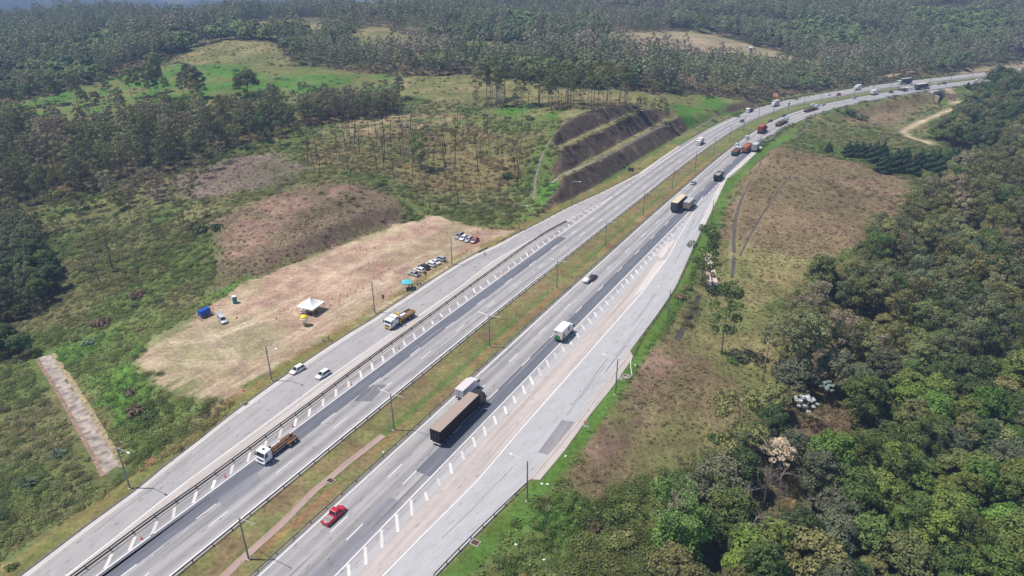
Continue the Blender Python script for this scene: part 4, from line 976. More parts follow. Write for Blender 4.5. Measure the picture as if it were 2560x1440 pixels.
# ------------------------------------------------------------------ cars
W_, S_, K_, B_ = (.8, .8, .8), (.36, .37, .39), (.02, .02, .023), (.05, .075, .12)
place_car('pickup', 836, 1293, (.52, .012, .03), 'red pickup truck with an empty grey bed', heading(836, 1293, 1), cat='pickup', name='pickup_truck')
place_car('hatch', 744, 928, W_, 'white car on the exit ramp, the one nearer the lot', heading(744, 928, -1), px_dir=((763, 916), (726, 938)))
place_car('hatch', 808, 940, W_, 'white car on the exit ramp, the one nearer the divider rail', px_dir=((826, 928), (790, 950)), rz=0)
place_car('sedan', 1482, 697, K_, 'black car in the fast lane with a white trailer just behind it', heading(1482, 697, 1))
t = thing('trailer', 'small white covered trailer just behind the black car', 'trailer', (*gp(1466, 706), Z0), heading(1466, 706, 1))
b = MB(); b.loft([[(-.8, -1.3, .5), (.8, -1.3, .5), (.75, -1.3, 1.1), (-.75, -1.3, 1.1)], [(-.85, -.8, .5), (.85, -.8, .5), (.8, -.8, 1.35), (-.8, -.8, 1.35)], [(-.85, .7, .5), (.85, .7, .5), (.8, .7, 1.3), (-.8, .7, 1.3)], [(-.6, 1.3, .5), (.6, 1.3, .5), (.5, 1.3, .9), (-.5, 1.3, .9)]][::-1]); b.build('cover', WHITE, t, True)
for s in (-1, 1): wheel(t, s*.9, -.1, .3, .16)
MB().box((0, 1.8, .5), (.08, 1.2, .08)).build('drawbar', GALV, t)
for k, u, v, c, lb in (('sedan',1733,460,S_,'silver car alone in the fast lane behind the dark tipper'),('hatch',1842,364,W_,'white car just ahead of the green tipper'),('van',1867,347,W_,'white van ahead of the rust-red bulk truck'),('sedan',1926,304,K_,'black car left of the nearer flatbed truck'),('sedan',1959,291,(.04,.06,.07),'dark car just ahead of the nearer flatbed truck'),('hatch',2032,264,W_,'white car hidden behind the farther flatbed truck'),('sedan',2057,263,S_,'silver car ahead of the farther flatbed truck'),('hatch',2135,246,S_,'grey hatchback alone on the far bend'),('sedan',2228,232,K_,'dark car ahead of the white box van on the far bend'),('sedan',2247,226,(.2,.15,.13),'dark brown car left of the white-cabbed flatbed on the far bend'),('sedan',2276,224,W_,'white car behind the big truck on the bridge'),('sedan',2345,212,S_,'silver car ahead of the bridge, nearer of two'),('sedan',2360,210,(.07,.05,.08),'dark car ahead of the bridge, farther of two'),('sedan',2445,201,W_,'white car left of the hidden long truck, nearer of two'),('sedan',2457,197,S_,'silver car left of the hidden long truck, farther of two'),('sedan',2556,188,S_,'grey car at the right edge on the far carriageway')):
    place_car(k, u, v, c, lb, heading(u, v, 1), group='cars going away on the right carriageway', detail=v > 340)
for k, u, v, c, lb in (('hatch',1854,305,B_,'dark blue car beside the median lamp post'),('hatch',1969,262,W_,'white car behind the median lamp post on the left carriageway'),('sedan',2071,238,W_,'white car coming round the far bend beside a red one'),('hatch',2096,238,(.36,.02,.03),'red car coming round the far bend'),('suv',2505,184,K_,'black car near the right edge on the left carriageway, nearer of two'),('suv',2557,175,(.06,.05,.06),'dark car at the right edge on the left carriageway')):
    place_car(k, u, v, c, lb, heading(u, v, -1), group='cars coming down the left carriageway', detail=v > 340)
# parked cars
PD = ((1061, 656), (1034, 645))
for k, u, v, c, lb in (('sedan',1034,688,S_,'silver parked car with its boot open next to the teal canopy'),('hatch',1049,678,W_,'white parked car between the silver open-booted car and the black one'),('suv',1060,671,K_,'black car parked in the row of six'),('hatch',1077,664,W_,'white car parked just right of the black one'),('sedan',1087,658,W_,'white car parked second from the lamp post'),('wagon',1101,650,S_,'grey car parked nearest the lamp post')):
    place_car(k, u, v, c, lb, px_dir=((u+16, v+5), (u-12, v-4)), rz=0, group='cars parked by the ramp')
PD = ((1160, 583), (1137, 597))
for k, u, v, c, lb in (('suv',1148,593,(.27,.27,.3),'grey sport utility car leftmost of the four parked on the lot'),('hatch',1159,598,W_,'white car parked between two grey ones on the lot'),('hatch',1172,602,(.36,.39,.45),'silver-blue car parked beside the red-backed one'),('hatch',1187,605,(.45,.02,.035),'red car with a pale bonnet, rightmost of the four on the lot')):
    o = place_car(k, u, v, c, lb, px_dir=((u+12, v-8), (u-11, v+6)), rz=0, group='cars parked on the lot')
MB().box((0, 1.45, .74), (1.5, .9, .04)).build('hood', WHITE, o)
o = place_car('wagon', 557, 803, (.5, .5, .56), 'silver estate car with its tailgate raised beside the blue trailer', px_dir=((548, 792), (566, 812)), rz=0)
b = MB().quad((-.62, -1.75, 1.5), (.62, -1.75, 1.5), (.66, -2.5, 2.0), (-.66, -2.5, 2.0)); b.box((0, -2.1, 1.72), (1.2, .06, .04)); g = b.build('tailgate', P_CAR, o); colour(g, (.5, .5, .56))
a = [q for q in COL.objects if q.get('label', '').startswith('silver parked car with its boot')][0]
b = MB().quad((-.6, -1.5, .95), (.6, -1.5, .95), (.6, -1.75, 1.65), (-.6, -1.75, 1.65)).build('boot_lid', P_CAR, a); colour(b, K_)

# ------------------------------------------------------------------ lamp posts
def lamp_post(u, v, H, double, label, group, arm=3.0, road=1):
    x, y = gp(u, v); d = cl_dir(s_of(u, v)); rz = math.atan2(-d[0], d[1]); z = float(gz(x, y)); k = ('d' if double else 's', road)
    if k in _first: r = copy_tree(_first[k])
    else:
        r = thing('lamp_post', label, 'street lamp'); _first[k] = r
        MB().cyl((0, 0, -.3), (0, 0, 9.2), .17, .11, 10).build('pole', POLE, r); MB().box((0, 0, .06), (.6, .6, .14)).build('footing', CONCR, r)
        for s in ((-1, 1) if double else (road,)):
            a = MB(); a.tube([(0, 0, 9.1), (s*1.2, 0, 9.28), (s*arm, 0, 9.42)], .055, 6); a = a.build('arm', ARM, r)
            MB().box((s*(arm+.3), 0, 9.43), (.5, .16, .09) if double else (.75, .32, .14), taper=.8).build('lamp_head', ARM if double else WHITE, a)
    r.location = (x, y, z); r.rotation_euler = (0, 0, rz); r.scale = (H/9.2,)*3; tag(r, label, 'street lamp', group); r.name = 'lamp_post'; return r
L_L = [('nearest the concrete chute', 325, 1220), ('above the two white cars', 680, 952), ('left of the crane truck beside a round sign', 937, 782), ('next to the row of six parked cars', 1130, 662), ('beside the drain channel at the end of the lot', 1298, 575), ('at the foot of the terraced cutting', 1428, 510)]
for d_, u, v in L_L: lamp_post(u, v, 9.6, False, 'exit ramp lamp post '+d_, 'lamp posts on the left verge', road=1)
R_L = [('at the end of the nearest guard rail', 1318, 1253), ('beside the concrete ring', 1538, 985), ('behind the long guard rail', 1668, 801), ('beside the triangular sign', 1777, 562)]
for d_, u, v in R_L: lamp_post(u, v, 9.4, False, 'entrance ramp lamp post '+d_, 'lamp posts on the right verge', road=-1)
M_L = [(622,1398,'on the paved drain strip in the foreground'),(985,1075,'left of the long black truck'),(1224,868,'left of the printed white truck'),(1392,722,'left of the black car with the trailer'),(1513,617,'between the printed white truck and the cream-roofed truck'),(1607,540,'left of the cream-roofed truck'),(1680,476,'just past the cream-roofed truck'),(1737,428,'level with the silver car'),(1784,389,'nearest behind the green tipper'),(1823,357,'left of the white van'),(1858,330,'beside the dark blue car'),(1894,308,'left of the dark red container truck'),(1932,291,'left of the nearer flatbed truck'),(1970,277,'in front of the white truck with the high body'),(2009,267,'left of the farther flatbed truck'),(2051,255,'ahead of the farther flatbed truck'),(2092,247,'in front of the red car on the far bend'),(2135,239,'behind the grey hatchback'),(2181,231,'behind the white box van on the far bend'),(2226,224,'behind the dark car on the far bend'),(2273,218,'near the bridge'),(2323,210,'just past the bridge'),(2375,205,'left of the two silver and white cars'),(2429,197,'before the hidden long truck'),(2487,188,'behind the hidden long truck'),(2540,183,'at the right edge')]
for u, v, d_ in M_L: lamp_post(u, v, 9.3, True, 'double-armed median lamp post '+d_, 'double lamp posts in the median', arm=3.0)

# ------------------------------------------------------------------ guard rails
def guard_rail(P, label, step=4.0, side=1, double=False, name='guard_rail', mat_=None):
    P = smooth_line(resample(P, step=step), 2); t = thing(name, label, 'guard rail', (P[0, 0], P[0, 1], float(gz(P[0, 0], P[0, 1])))); o3 = Vector(t.location)
    zs = np.maximum(gz(P[:, 0], P[:, 1]), -.1); n = offset(P, side*.12)-P
    for s in ((-1, 1) if double else (1,)):
        q = P+n*s*(2.6 if double else .6); prof = [(-.0, .42), (.05, .5), (-.0, .575), (.05, .65), (0, .73), (-.04, .73), (-.04, .42)]
        rings = []
        for i in range(len(q)):
            e = n[i]/np.hypot(*n[i])*s; rings.append([Vector((q[i, 0]+e[0]*a, q[i, 1]+e[1]*a, zs[i]+h+.05))-o3 for a, h in prof])
        MB().loft(rings).build('rail', mat_ or RAILM, t)
    ks = list(range(0, len(P))); big = len(ks) > 100; pm = MB()
    for i in ks:
        b = MB(); a = math.atan2(n[i][1], n[i][0]); b.box((P[i, 0]-o3.x, P[i, 1]-o3.y, zs[i]+.36-o3.z), (.1, .14, .85), rz=a)
        if double: b.box((P[i, 0]-o3.x, P[i, 1]-o3.y, zs[i]+.62-o3.z), (.5, .1, .12), rz=a)
        if i < 100: b.build('post', RAILM, t)
        else:
            k = len(pm.v); pm.v += b.v; pm.f += [tuple(j+k for j in f) for f in b.f]; pm.m += b.m
    if pm.v: tag(pm.build('post', RAILM, t), kind='stuff')
    return t
DIVP = gpl([(150,1471),(200,1434),(308,1355),(388,1292),(486,1227),(609,1135),(700,1068),(800,995),(870,940),(950,882),(1050,810),(1120,758),(1183,712),(1262,655),(1316,615),(1365,583),(1416,556)])
guard_rail(DIVP, 'weathered double guard rail dividing the exit ramp from the left carriageway', 4.2, 1, True)
k = (CLS >= 2) & (CLS <= S_MAX-40)
guard_rail(offset(CL, -(HM-.95))[k], 'guard rail along the inner edge of the left carriageway', 4.0, -1)
guard_rail(offset(CL, (HM-.95))[k], 'guard rail along the inner edge of the right carriageway', 4.0, 1, mat_=GALV)
guard_rail(gpl([(1085,1443),(1145,1380),(1215,1310),(1270,1258),(1316,1214)]), 'short guard rail on the entrance ramp verge in the foreground', 3.2, -1)
guard_rail(gpl([(1586,888),(1600,853),(1640,797),(1690,722),(1730,635),(1752,590)]), 'long guard rail behind the leaning tree on the entrance ramp', 3.6, -1)
guard_rail(gpl([(1242,610),(1297,585),(1350,558),(1425,518),(1500,485),(1550,459),(1597,434)]), 'guard rail on the outer edge of the exit ramp below the cutting', 4.0, 1)
guard_rail(gpl([(1600,431),(1633,411),(1695,368),(1733,340)]) if False else offset(CL, -(HM+13.3))[(CLS > s_of(1720, 345)) & (CLS < S_MAX-60)], 'guard rail on the outer edge of the far left carriageway', 4.0, 1)
guard_rail(offset(CL, HM+12.6)[(CLS > s_of(1902, 368)) & (CLS < S_MAX-60)], 'guard rail on the outer edge of the far right carriageway', 4.0, -1, mat_=GALV)
# flattened end of the ramp rail lying on the verge
o = MB().box((0, 0, .25), (.5, 5.2, .3)).build('guard_rail_end', RAILM, None, False, .05); x, y = gp(1207, 626); o.location = (x, y, 0); d = gp(1222, 619)-gp(1193, 634); o.rotation_euler = (0, 0, math.atan2(-d[0], d[1])); tag(o, 'dark turned-down end of the guard rail beside the walking person', 'guard rail')

# ------------------------------------------------------------------ cones
CN = [(829,749),(810,759),(847,754),(826,764),(851,738),(785,868),(753,886),(715,910),(680,932),(837,834),(532,772),(545,782),(489,794),(505,802),(642,956),(868,740),(875,725),(889,730),(894,715),(908,722),(912,703),(934,693),(951,700),(978,730),(999,734),(943,663),(957,670),(922,658),(954,683),(973,673),(988,680),(1001,685),(880,643),(900,635),(916,627),(936,619),(956,610),(974,601),(996,592),(1013,584),(1036,574),(1053,566),(1072,571),(1092,575),(1116,582),(1152,630),(1166,626),(1177,629),(1192,614),(1202,616),(1207,605),(1148,637),(1157,633),(900,651),(608,977),(569,1002),(528,1029),(908,787),(892,800),(865,816),(954,762),(975,747),(932,774)]
GCN = [(563,1193),(732,1067),(878,962),(998,872),(1100,798),(1185,736),(354,1348),(1256,684),(1321,638),(1363,607),(1393,582),(1422,559),(1442,543),(1457,530),(1469,521),(1478,514),(1488,506),(1499,498),(1512,489)]
cb = MB(); cb.box((0, 0, .025), (.42, .42, .05)); cb.cyl((0, 0, .05), (0, 0, .78), .15, .03, 10)
c0 = cb.build('traffic_cone', CONE); st = MB().cyl((0, 0, .34), (0, 0, .5), .108, .08, 10, caps=False).build('reflective_band', CONEW, c0)
def put_cone(u, v, lb, grp, first=[True], fallen=False):
    o = c0 if first[0] else copy_tree(c0); first[0] = False; x, y = gp(u, v); o.location = (x, y, float(gz(x, y)) if grp.startswith('cones on the lot') else Z0+.005); tag(o, lb, 'traffic cone', grp); o.name = 'traffic_cone'
    if fallen: o.rotation_euler = (PI/2*.93, 0, R_.random()*6); o.location.z += .16
    return o
for u, v in CN: put_cone(u, v, 'small orange traffic cone standing on the bare lot', 'cones on the lot')
for u, v in GCN: put_cone(u, v, 'orange traffic cone on the hatching beside the divider rail', 'cones along the hatched island')
for u, v, l in ((592,795,'fallen orange cone right of the silver estate car'),(692,797,'fallen orange cone left of the white tent'),(1117,663,'fallen orange cone by the grey parked car, left of two'),(1123,666,'fallen orange cone by the grey parked car, right of two')): put_cone(u, v, l, 'cones on the lot', fallen=True)

# ------------------------------------------------------------------ tents, balloon, trailer, toilet
def on(u, v): x, y = gp(u, v); return (x, y, float(gz(x, y)))
road_rz = math.atan2(-cl_dir(60)[0], cl_dir(60)[1])
t = thing('party_tent', 'large white peaked event tent on the lot', 'tent', on(779, 778), road_rz+.12); s = 2.75
rings = []
for i in range(9):
    f = i/8; q = s*(1-f)+.06*f; z = 2.35+2.1*f**1.9; rings.append([(-q, -q, z), (q, -q, z), (q, q, z), (-q, q, z)])
CANV = mat('white_canvas', (.82, .82, .81), .8, var=.04); b = MB(); b.loft(rings); b.loft([[(-s-.02, -s-.02, 2.05), (s+.02, -s-.02, 2.05), (s+.02, s+.02, 2.05), (-s-.02, s+.02, 2.05)], [(-s, -s, 2.36), (s, -s, 2.36), (s, s, 2.36), (-s, s, 2.36)]], caps=False); b.build('canopy', CANV, t)
for a in (-1, 1):
    for c in (-1, 1): MB().cyl((a*(s-.08), c*(s-.08), 0), (a*(s-.08), c*(s-.08), 2.3), .045, n=6).build('leg', GALV, t)
def at(t, px, py, pz=0):
    c, s_ = math.cos(t.rotation_euler.z), math.sin(t.rotation_euler.z); return (t.location.x+px*c-py*s_, t.location.y+px*s_+py*c, t.location.z+pz)
def table(loc, rz, lb):
    o = thing('folding_table', lb, 'table', loc, rz, 'tables under the white tent'); MB().box((0, 0, .74), (1.8, .75, .05)).build('tabletop', WHITE, o)
    for a in (-1, 1):
        for c in (-1, 1): MB().cyl((a*.8, c*.3, 0), (a*.8, c*.3, .72), .025, n=5).build('leg', GALV, o)
table(at(t, -.9, -2.2), road_rz+.12, 'white folding table at the open front of the white tent'); table(at(t, -2.0, -.6), road_rz+1.7, 'white folding table at the left side of the white tent')
TENT = t
TEAL = mat('teal_canvas', (.09, .48, .52), .7, var=.06)
t2 = thing('canopy_tent', 'small teal pop-up canopy by the ramp', 'tent', on(1019, 722), road_rz+.75); s = 1.5
b = MB(); b.loft([[(-s, -s, 2.15), (s, -s, 2.15), (s, s, 2.15), (-s, s, 2.15)], [(-s, -s, 2.4), (s, -s, 2.4), (s, s, 2.4), (-s, s, 2.4)], [(-.5, -.5, 2.95), (.5, -.5, 2.95), (.5, .5, 2.95), (-.5, .5, 2.95)], [(-.03, -.03, 3.1), (.03, -.03, 3.1), (.03, .03, 3.1), (-.03, .03, 3.1)]], caps=False); b.build('canopy', TEAL, t2)
for a in (-1, 1):
    for c in (-1, 1): MB().cyl((a*(s-.06), c*(s-.06), 0), (a*(s-.06), c*(s-.06), 2.2), .03, n=6).build('leg', GALV, t2)
t = thing('inflatable_balloon', 'round inflatable balloon, yellow above and white below', 'balloon', on(763, 813)); n = 18
def ball(a0, a1, R=1.15, zc=2.1, k=6): return [[(R*math.sin(a)*math.cos(2*PI*i/n), R*math.sin(a)*math.sin(2*PI*i/n), zc-R*math.cos(a)) for i in range(n)] for a in np.linspace(a0, a1, k)]
MB().loft(ball(PI*.6, PI*.985)).build('top_panel', mat('yellow_nylon', (.8, .6, .03), .45, var=.08), t, True); MB().loft(ball(PI*.2, PI*.6)).build('white_panel', mat('white_nylon', (.8, .78, .74), .45, var=.06), t, True)
MB().loft([[(r*math.cos(2*PI*i/n), r*math.sin(2*PI*i/n), z) for i in range(n)] for r, z in ((.42, .05), (.45, .35), (.42, .8), (.69, 1.18))]).build('base_cone', mat('teal_orange_nylon', (.5, .4, .12), .5, var=.5, scale=1.5), t, True)
t = thing('generator_trailer', 'bright blue box trailer standing at the edge of the lot', 'trailer', on(513, 790), math.atan2(-(gp(528,777)-gp(500,790))[0], (gp(528,777)-gp(500,790))[1]))
BLUE = mat('blue_paint', (.008, .075, .42), .4, var=.1); b = MB().box((0, 0, 1.45), (1.5, 3.1, 1.6)); o = b.build('box', BLUE, t, False, .04)
d = MB()
for i in range(3): d.box((.76, -1.0+i*1.0, 1.4), (.02, .8, 1.2))
d.build('side_panels', mat('blue_panel', (.006, .055, .33), .45), o); b = MB()
for s in (-1, 1): b.box((s*.8, 0, .55), (.1, 3.9, .12))
b.box((0, 1.95, .55), (1.7, .1, .12)); b.box((0, -1.95, .55), (1.7, .1, .12)); b.box((0, 2.5, .5), (.1, 1.2, .1)); b.build('frame', GALV, t)
for s in (-1, 1):
    for y in (-.45, .35): wheel(t, s*.75, y, .33, .2)
t = thing('portable_toilet', 'teal portable toilet with a white roof', 'portable toilet', on(588, 757), road_rz-.5); TOI = mat('teal_plastic', (.015, .27, .26), .5, var=.1)
o = MB().box((0, 0, 1.08), (1.15, 1.15, 2.1)).build('cabin', TOI, t, False, .04); MB().loft([[(-.6, -.6, 2.12), (.6, -.6, 2.12), (.6, .6, 2.12), (-.6, .6, 2.12)], [(-.55, -.55, 2.25), (.55, -.55, 2.25), (.55, .55, 2.25), (-.55, .55, 2.25)], [(-.2, -.2, 2.36), (.2, -.2, 2.36), (.2, .2, 2.36), (-.2, .2, 2.36)]]).build('roof', WHITE, t)
d = MB().box((-.1, -.585, 1.05), (.8, .03, 1.8)).build('door', mat('teal_door', (.02, .34, .33), .5), t); MB().box((-.1, -.605, 1.6), (.2, .02, .25)).build('door_sign', WHITE, d)

# ------------------------------------------------------------------ signs
SIGNB = mat('sign_back', (.03, .032, .036), .5)
def round_sign(u, v, lb, plate=False, H=2.6):
    t = thing('road_sign', lb, 'road sign', on(u, v), road_rz); MB().cyl((0, 0, -.2), (0, 0, H-.3), .045, n=6).build('post', GALV, t)
    MB().cyl((0, -.07, H), (0, -.1, H), .5, n=20).build('disc', SIGNB, t)
    if plate: MB().box((0, -.08, H-.75), (.9, .03, .35)).build('plate', SIGNB, t)
round_sign(960, 760, 'dark round sign seen from behind with a small plate below', True); round_sign(1065, 699, 'dark round sign seen from behind beside the parked cars', True, 2.4); round_sign(1348, 548, 'dark round sign seen from behind near the drain channel')
t = thing('road_sign', 'white round sign with red ring and red cross above a white plate', 'road sign', on(1464, 1079), road_rz); MB().cyl((0, .04, -.2), (0, .04, 2.7), .05, n=6).build('post', GALV, t)
d = MB().cyl((0, .0, 2.35), (0, -.03, 2.35), .5, n=24).build('disc', mat('sign_red', (.5, .02, .03), .4), t); MB().cyl((0, -.032, 2.35), (0, -.036, 2.35), .38, n=24).build('sign_face', WHITE, d)
SYM = mat('sign_black', (.02, .02, .03), .5); e = MB()
e.box((-.1, -.045, 2.35), (.07, .008, .42)); e.box((.07, -.045, 2.46), (.3, .008, .07)); e.box((.07, -.045, 2.33), (.26, .008, .07)); e.box((.07, -.045, 2.19), (.3, .008, .07)); e.build('letter', SYM, d)
for s in (-1, 1):
    e = MB().add([(-.36*s*.75, -.055, 2.35-.27), (-.36*s*.75+.09*s, -.055, 2.35-.33), (.36*s*.75, -.055, 2.35+.27), (.36*s*.75-.09*s, -.055, 2.35+.33)], [(0, 1, 2, 3)]).build('cross_bar', mat('sign_red_bar', (.55, .02, .03), .4), d)
MB().box((0, -.02, 1.5), (1.3, .03, .45)).build('plate', mat('plate_pale', (.55, .6, .64), .4), t)
t = thing('road_sign', 'red-bordered triangular give-way sign pointing down', 'road sign', on(1789, 534), road_rz); MB().cyl((0, .04, -.2), (0, .04, 2.6), .05, n=6).build('post', GALV, t)
d = MB().add([(-.62, 0, 2.75), (.62, 0, 2.75), (0, 0, 1.7), (-.62, .03, 2.75), (.62, .03, 2.75), (0, .03, 1.7)], [(0, 2, 1), (3, 4, 5), (0, 1, 4, 3), (1, 2, 5, 4), (2, 0, 3, 5)]).build('triangle', mat('sign_red_tri', (.42, .02, .03), .4), t); MB().add([(-.36, -.012, 2.6), (.36, -.012, 2.6), (0, -.012, 2.0)], [(0, 2, 1)]).build('sign_face', WHITE, d)
t = thing('road_sign', 'small white rectangular marker sign beside the concrete ring', 'road sign', on(1551, 958), road_rz); MB().cyl((0, .04, -.2), (0, .04, 1.7), .04, n=6).build('post', BLACK, t); MB().box((0, 0, 1.35), (.6, .03, .85)).build('plate', mat('plate_white', (.66, .7, .73), .4), t)
t = thing('signboard', 'large dark rectangular board seen from behind at the foot of the cutting', 'signboard', on(1577, 436), road_rz)
for s in (-1, 1): MB().box((s*1.1, .06, 1.5), (.12, .12, 3.2)).build('post', GALV, t)
MB().box((0, -.04, 2.3), (2.7, .06, 1.7)).build('board', SIGNB, t)
b = MB()
for s in (-.9, -.3, .3, .9): b.box((s, -.09, 2.3), (.06, .04, 1.6))
b.build('stiffener', GALV, t)
t = thing('signboard', 'orange and white board beside the far left carriageway', 'signboard', on(1937, 253), heading(1937, 253, 1))
for s in (-1, 1): MB().box((s*1.4, .06, 2.4), (.16, .16, 5.0)).build('post', GALV, t)
b = MB().box((0, -.05, 4.0), (4.0, .08, 2.8)).build('board', mat('orange_board', (.55, .16, .07), .5), t)
for x_, w_ in ((-.9, .5), (.5, .5)): MB().box((x_, -.1, 4.1), (w_, .02, 1.6)).build('white_symbol', WHITE, b)
for u, v, lb in ((1658,507,'thin marker post with a small plate in the median'),(1707,339,'dark marker post at the end of the outer guard rail') ,(1597,432,'dark leaning post at the end of the shoulder hatching')):
    t = thing('marker_post', lb, 'post', on(u, v), road_rz); MB().cyl((0, 0, -.1), (0.1, 0, 2.2), .05, n=6).build('post', RAILM, t); MB().box((.1, -.06, 2.1), (.4, .03, .5)).build('plate', SIGNB, t)
t = thing('manhole_ring', 'grey concrete manhole ring lying on the green verge', 'concrete ring', on(1566, 944)); n = 24
prof = [(.95, .0), (1.0, .45), (.84, .45), (.8, .06)]; MB().loft([[(r*math.cos(2*PI*i/n), r*math.sin(2*PI*i/n), z) for i in range(n)] for r, z in prof], caps=False).build('ring', CONCR, t); MB().cyl((0, 0, .0), (0, 0, .08), .82, n=n).build('rubble_fill', mat('rubble', (.3, .24, .2), .95, var=.5, scale=6), t)
# drainage pipe lying on the verge
pp = [on(a, b) for a, b in ((1580,893),(1577,905),(1577,918),(1579,932),(1580,940))]
tag(MB().tube([(p[0], p[1], p[2]+.14) for p in pp], .11, 8).build('drain_pipe', mat('pale_pipe', (.6, .62, .58), .6), None, True), 'pale grey pipe lying from the guard rail end to the slope', 'pipe')
def grate(u, v, rz, lb, sz=(1.3, 1.0)):
    x, y = gp(u, v); t = thing('drain_grate', lb, 'drain grate', (x, y, .02), rz); MB().box((0, 0, .0), (sz[0]+.3, sz[1]+.3, .1)).build('frame', CONCR, t); b = MB(); b.box((0, 0, .055), (sz[0], sz[1], .012), 0)
    b.build('pit', BLACK, t); b = MB()
    for i in range(7): b.box((-sz[0]/2+(i+.5)*sz[0]/7, 0, .075), (.06, sz[1], .04))
    b.build('bars', RUST, t)
grate(826, 1202, road_rz, 'rusty drain grate in the paved strip of the median'); grate(1188, 1357, road_rz, 'drain grate behind the nearest guard rail'); grate(612, 1010, road_rz, 'drain grate in the gutter of the exit ramp')
# concrete chute on the left bank
pts = hitl([(112,893),(150,950),(190,1015),(230,1085),(262,1140),(283,1180)]); P = resample(pts, 22); zz = np.max([gz(*offset(P, q).T) for q in (-1.4, -.7, 0, .7, 1.4)], axis=0)+.04; zz = np.interp(np.linspace(0, 1, 22), np.linspace(0, 1, 22), np.convolve(np.pad(zz, 3, mode='edge'), np.ones(7)/7, 'valid'))+.06
A, Bq = offset(P, -1.15), offset(P, 1.15)
ch = thing('concrete_chute', 'long pale concrete chute running down the left bank', 'drain chute', (P[0, 0], P[0, 1], zz[0])); o3 = np.array([P[0, 0], P[0, 1], zz[0]]); b = MB()
b.loft([[np.array([*offset(P, -1.4)[i], zz[i]-.3])-o3, np.array([*offset(P, -1.4)[i], zz[i]+.07])-o3, np.array([*A[i], zz[i]+.07])-o3, np.array([*A[i], zz[i]])-o3, np.array([*Bq[i], zz[i]])-o3, np.array([*Bq[i], zz[i]+.07])-o3, np.array([*offset(P, 1.4)[i], zz[i]+.07])-o3, np.array([*offset(P, 1.4)[i], zz[i]-.3])-o3] for i in range(22)], closed=False); b.build('channel', mat('chute_concrete', (.32, .265, .23), .95, var=.55, scale=.6), ch)
b = MB()
for w0, w1, j in ((-2.5, -1.35, 1), (1.35, 2.3, 0)):
    A2, B2 = offset(P, w0), offset(P, w1); b.loft([[np.array([*A2[i], gz(*A2[i])+(.12 if j else .1)])-o3, np.array([*B2[i], max(gz(*B2[i])+.15, zz[i]+.02 if j == 0 else -99)])-o3] for i in range(22)], m=j, closed=False)
b.build('bare_earth_edge', [mat('chute_earth', (.26, .175, .125), .95, var=.4, scale=1.2), mat('chute_straw', (.3, .235, .135), .95, var=.45, scale=1.2)], ch)
# litter
LIT = MB().add([(-.3, -.2, .05), (.3, -.25, .05), (.25, .2, .1), (-.25, .25, .08), (0, 0, .3)], [(0, 1, 4), (1, 2, 4), (2, 3, 4), (3, 0, 4), (3, 2, 1, 0)]).mesh('litter', WHITE)
for u, v, lb in ((1414,1141,'white litter bag on the green verge above the foremost guard rail'),(1355,1210,'white litter on the verge just right of the foremost lamp post'),(1369,1211,'white litter farthest right of the foremost lamp post'),(1290,1362,'white litter in the weeds in front of the entrance ramp'),(1250,1398,'white litter at the lowest edge of the weeds'),(1360,1400,'white sheet of litter among the weeds at the bottom'),(1742,1005,'scrap of white litter on the brown slope'),(1589,914,'small white litter beside the lying pipe'),(958,1131,'white litter beside the median guard rail')):
    o = mesh_obj('litter', LIT); x, y, z = hit(u, v); o.location = (x, y, z+.05); o.scale = (.9, .9, .9); o.rotation_euler = (0, 0, R_.random()*6); tag(o, lb, 'litter', 'scraps of white litter')

# ------------------------------------------------------------------ bridge over the dirt road
t = thing('bridge', 'concrete underpass bridge carrying the highway over the dirt road', 'bridge', (BR_P[0], BR_P[1], 0), math.atan2(-BR_D[0], BR_D[1]))
for s in (-1, 1):
    MB().box((2.0, s*5.6, -4.2), (42, .8, 8.1)).build('abutment', CONCR, t)
    MB().box((27, s*8.2, -4.6), (8.0, .6, 6.8), rz=s*.7).build('wing_wall', mat('stained_concrete', (.38, .27, .23), .9, var=.3, scale=.4), t)
MB().box((2.0, 0, -.55), (42, 12.4, .9)).build('deck', CONCR, t); 
for s in (-1, 1): MB().box((2+s*20.6, 0, .35), (.3, 13, .8)).build('parapet', CONCR, t)
# farm sheds far off
for u, v, w_, lb in ((2085,158,8,'low farm shed with a pale roof by the far clearing'),(1873,127,4,'small grey hut on the far pale field'),(2067,152,5,'small farm shed with a grey roof behind the far clearing')):
    x, y, z = hit(u, v); t = thing('farm_shed', lb, 'shed', (x, y, z), .4); MB().box((0, 0, 1.4), (w_, 4, 3)).build('wall', mat('shed_wall', (.45, .42, .4), .9), t); MB().add([(-w_/2-.3, -2.3, 2.9), (w_/2+.3, -2.3, 2.9), (w_/2+.3, 0, 3.7), (-w_/2-.3, 0, 3.7), (w_/2+.3, 2.3, 2.9), (-w_/2-.3, 2.3, 2.9)], [(0, 1, 2, 3), (3, 2, 4, 5)]).build('roof', mat('shed_roof', (.6, .6, .6), .6), t)

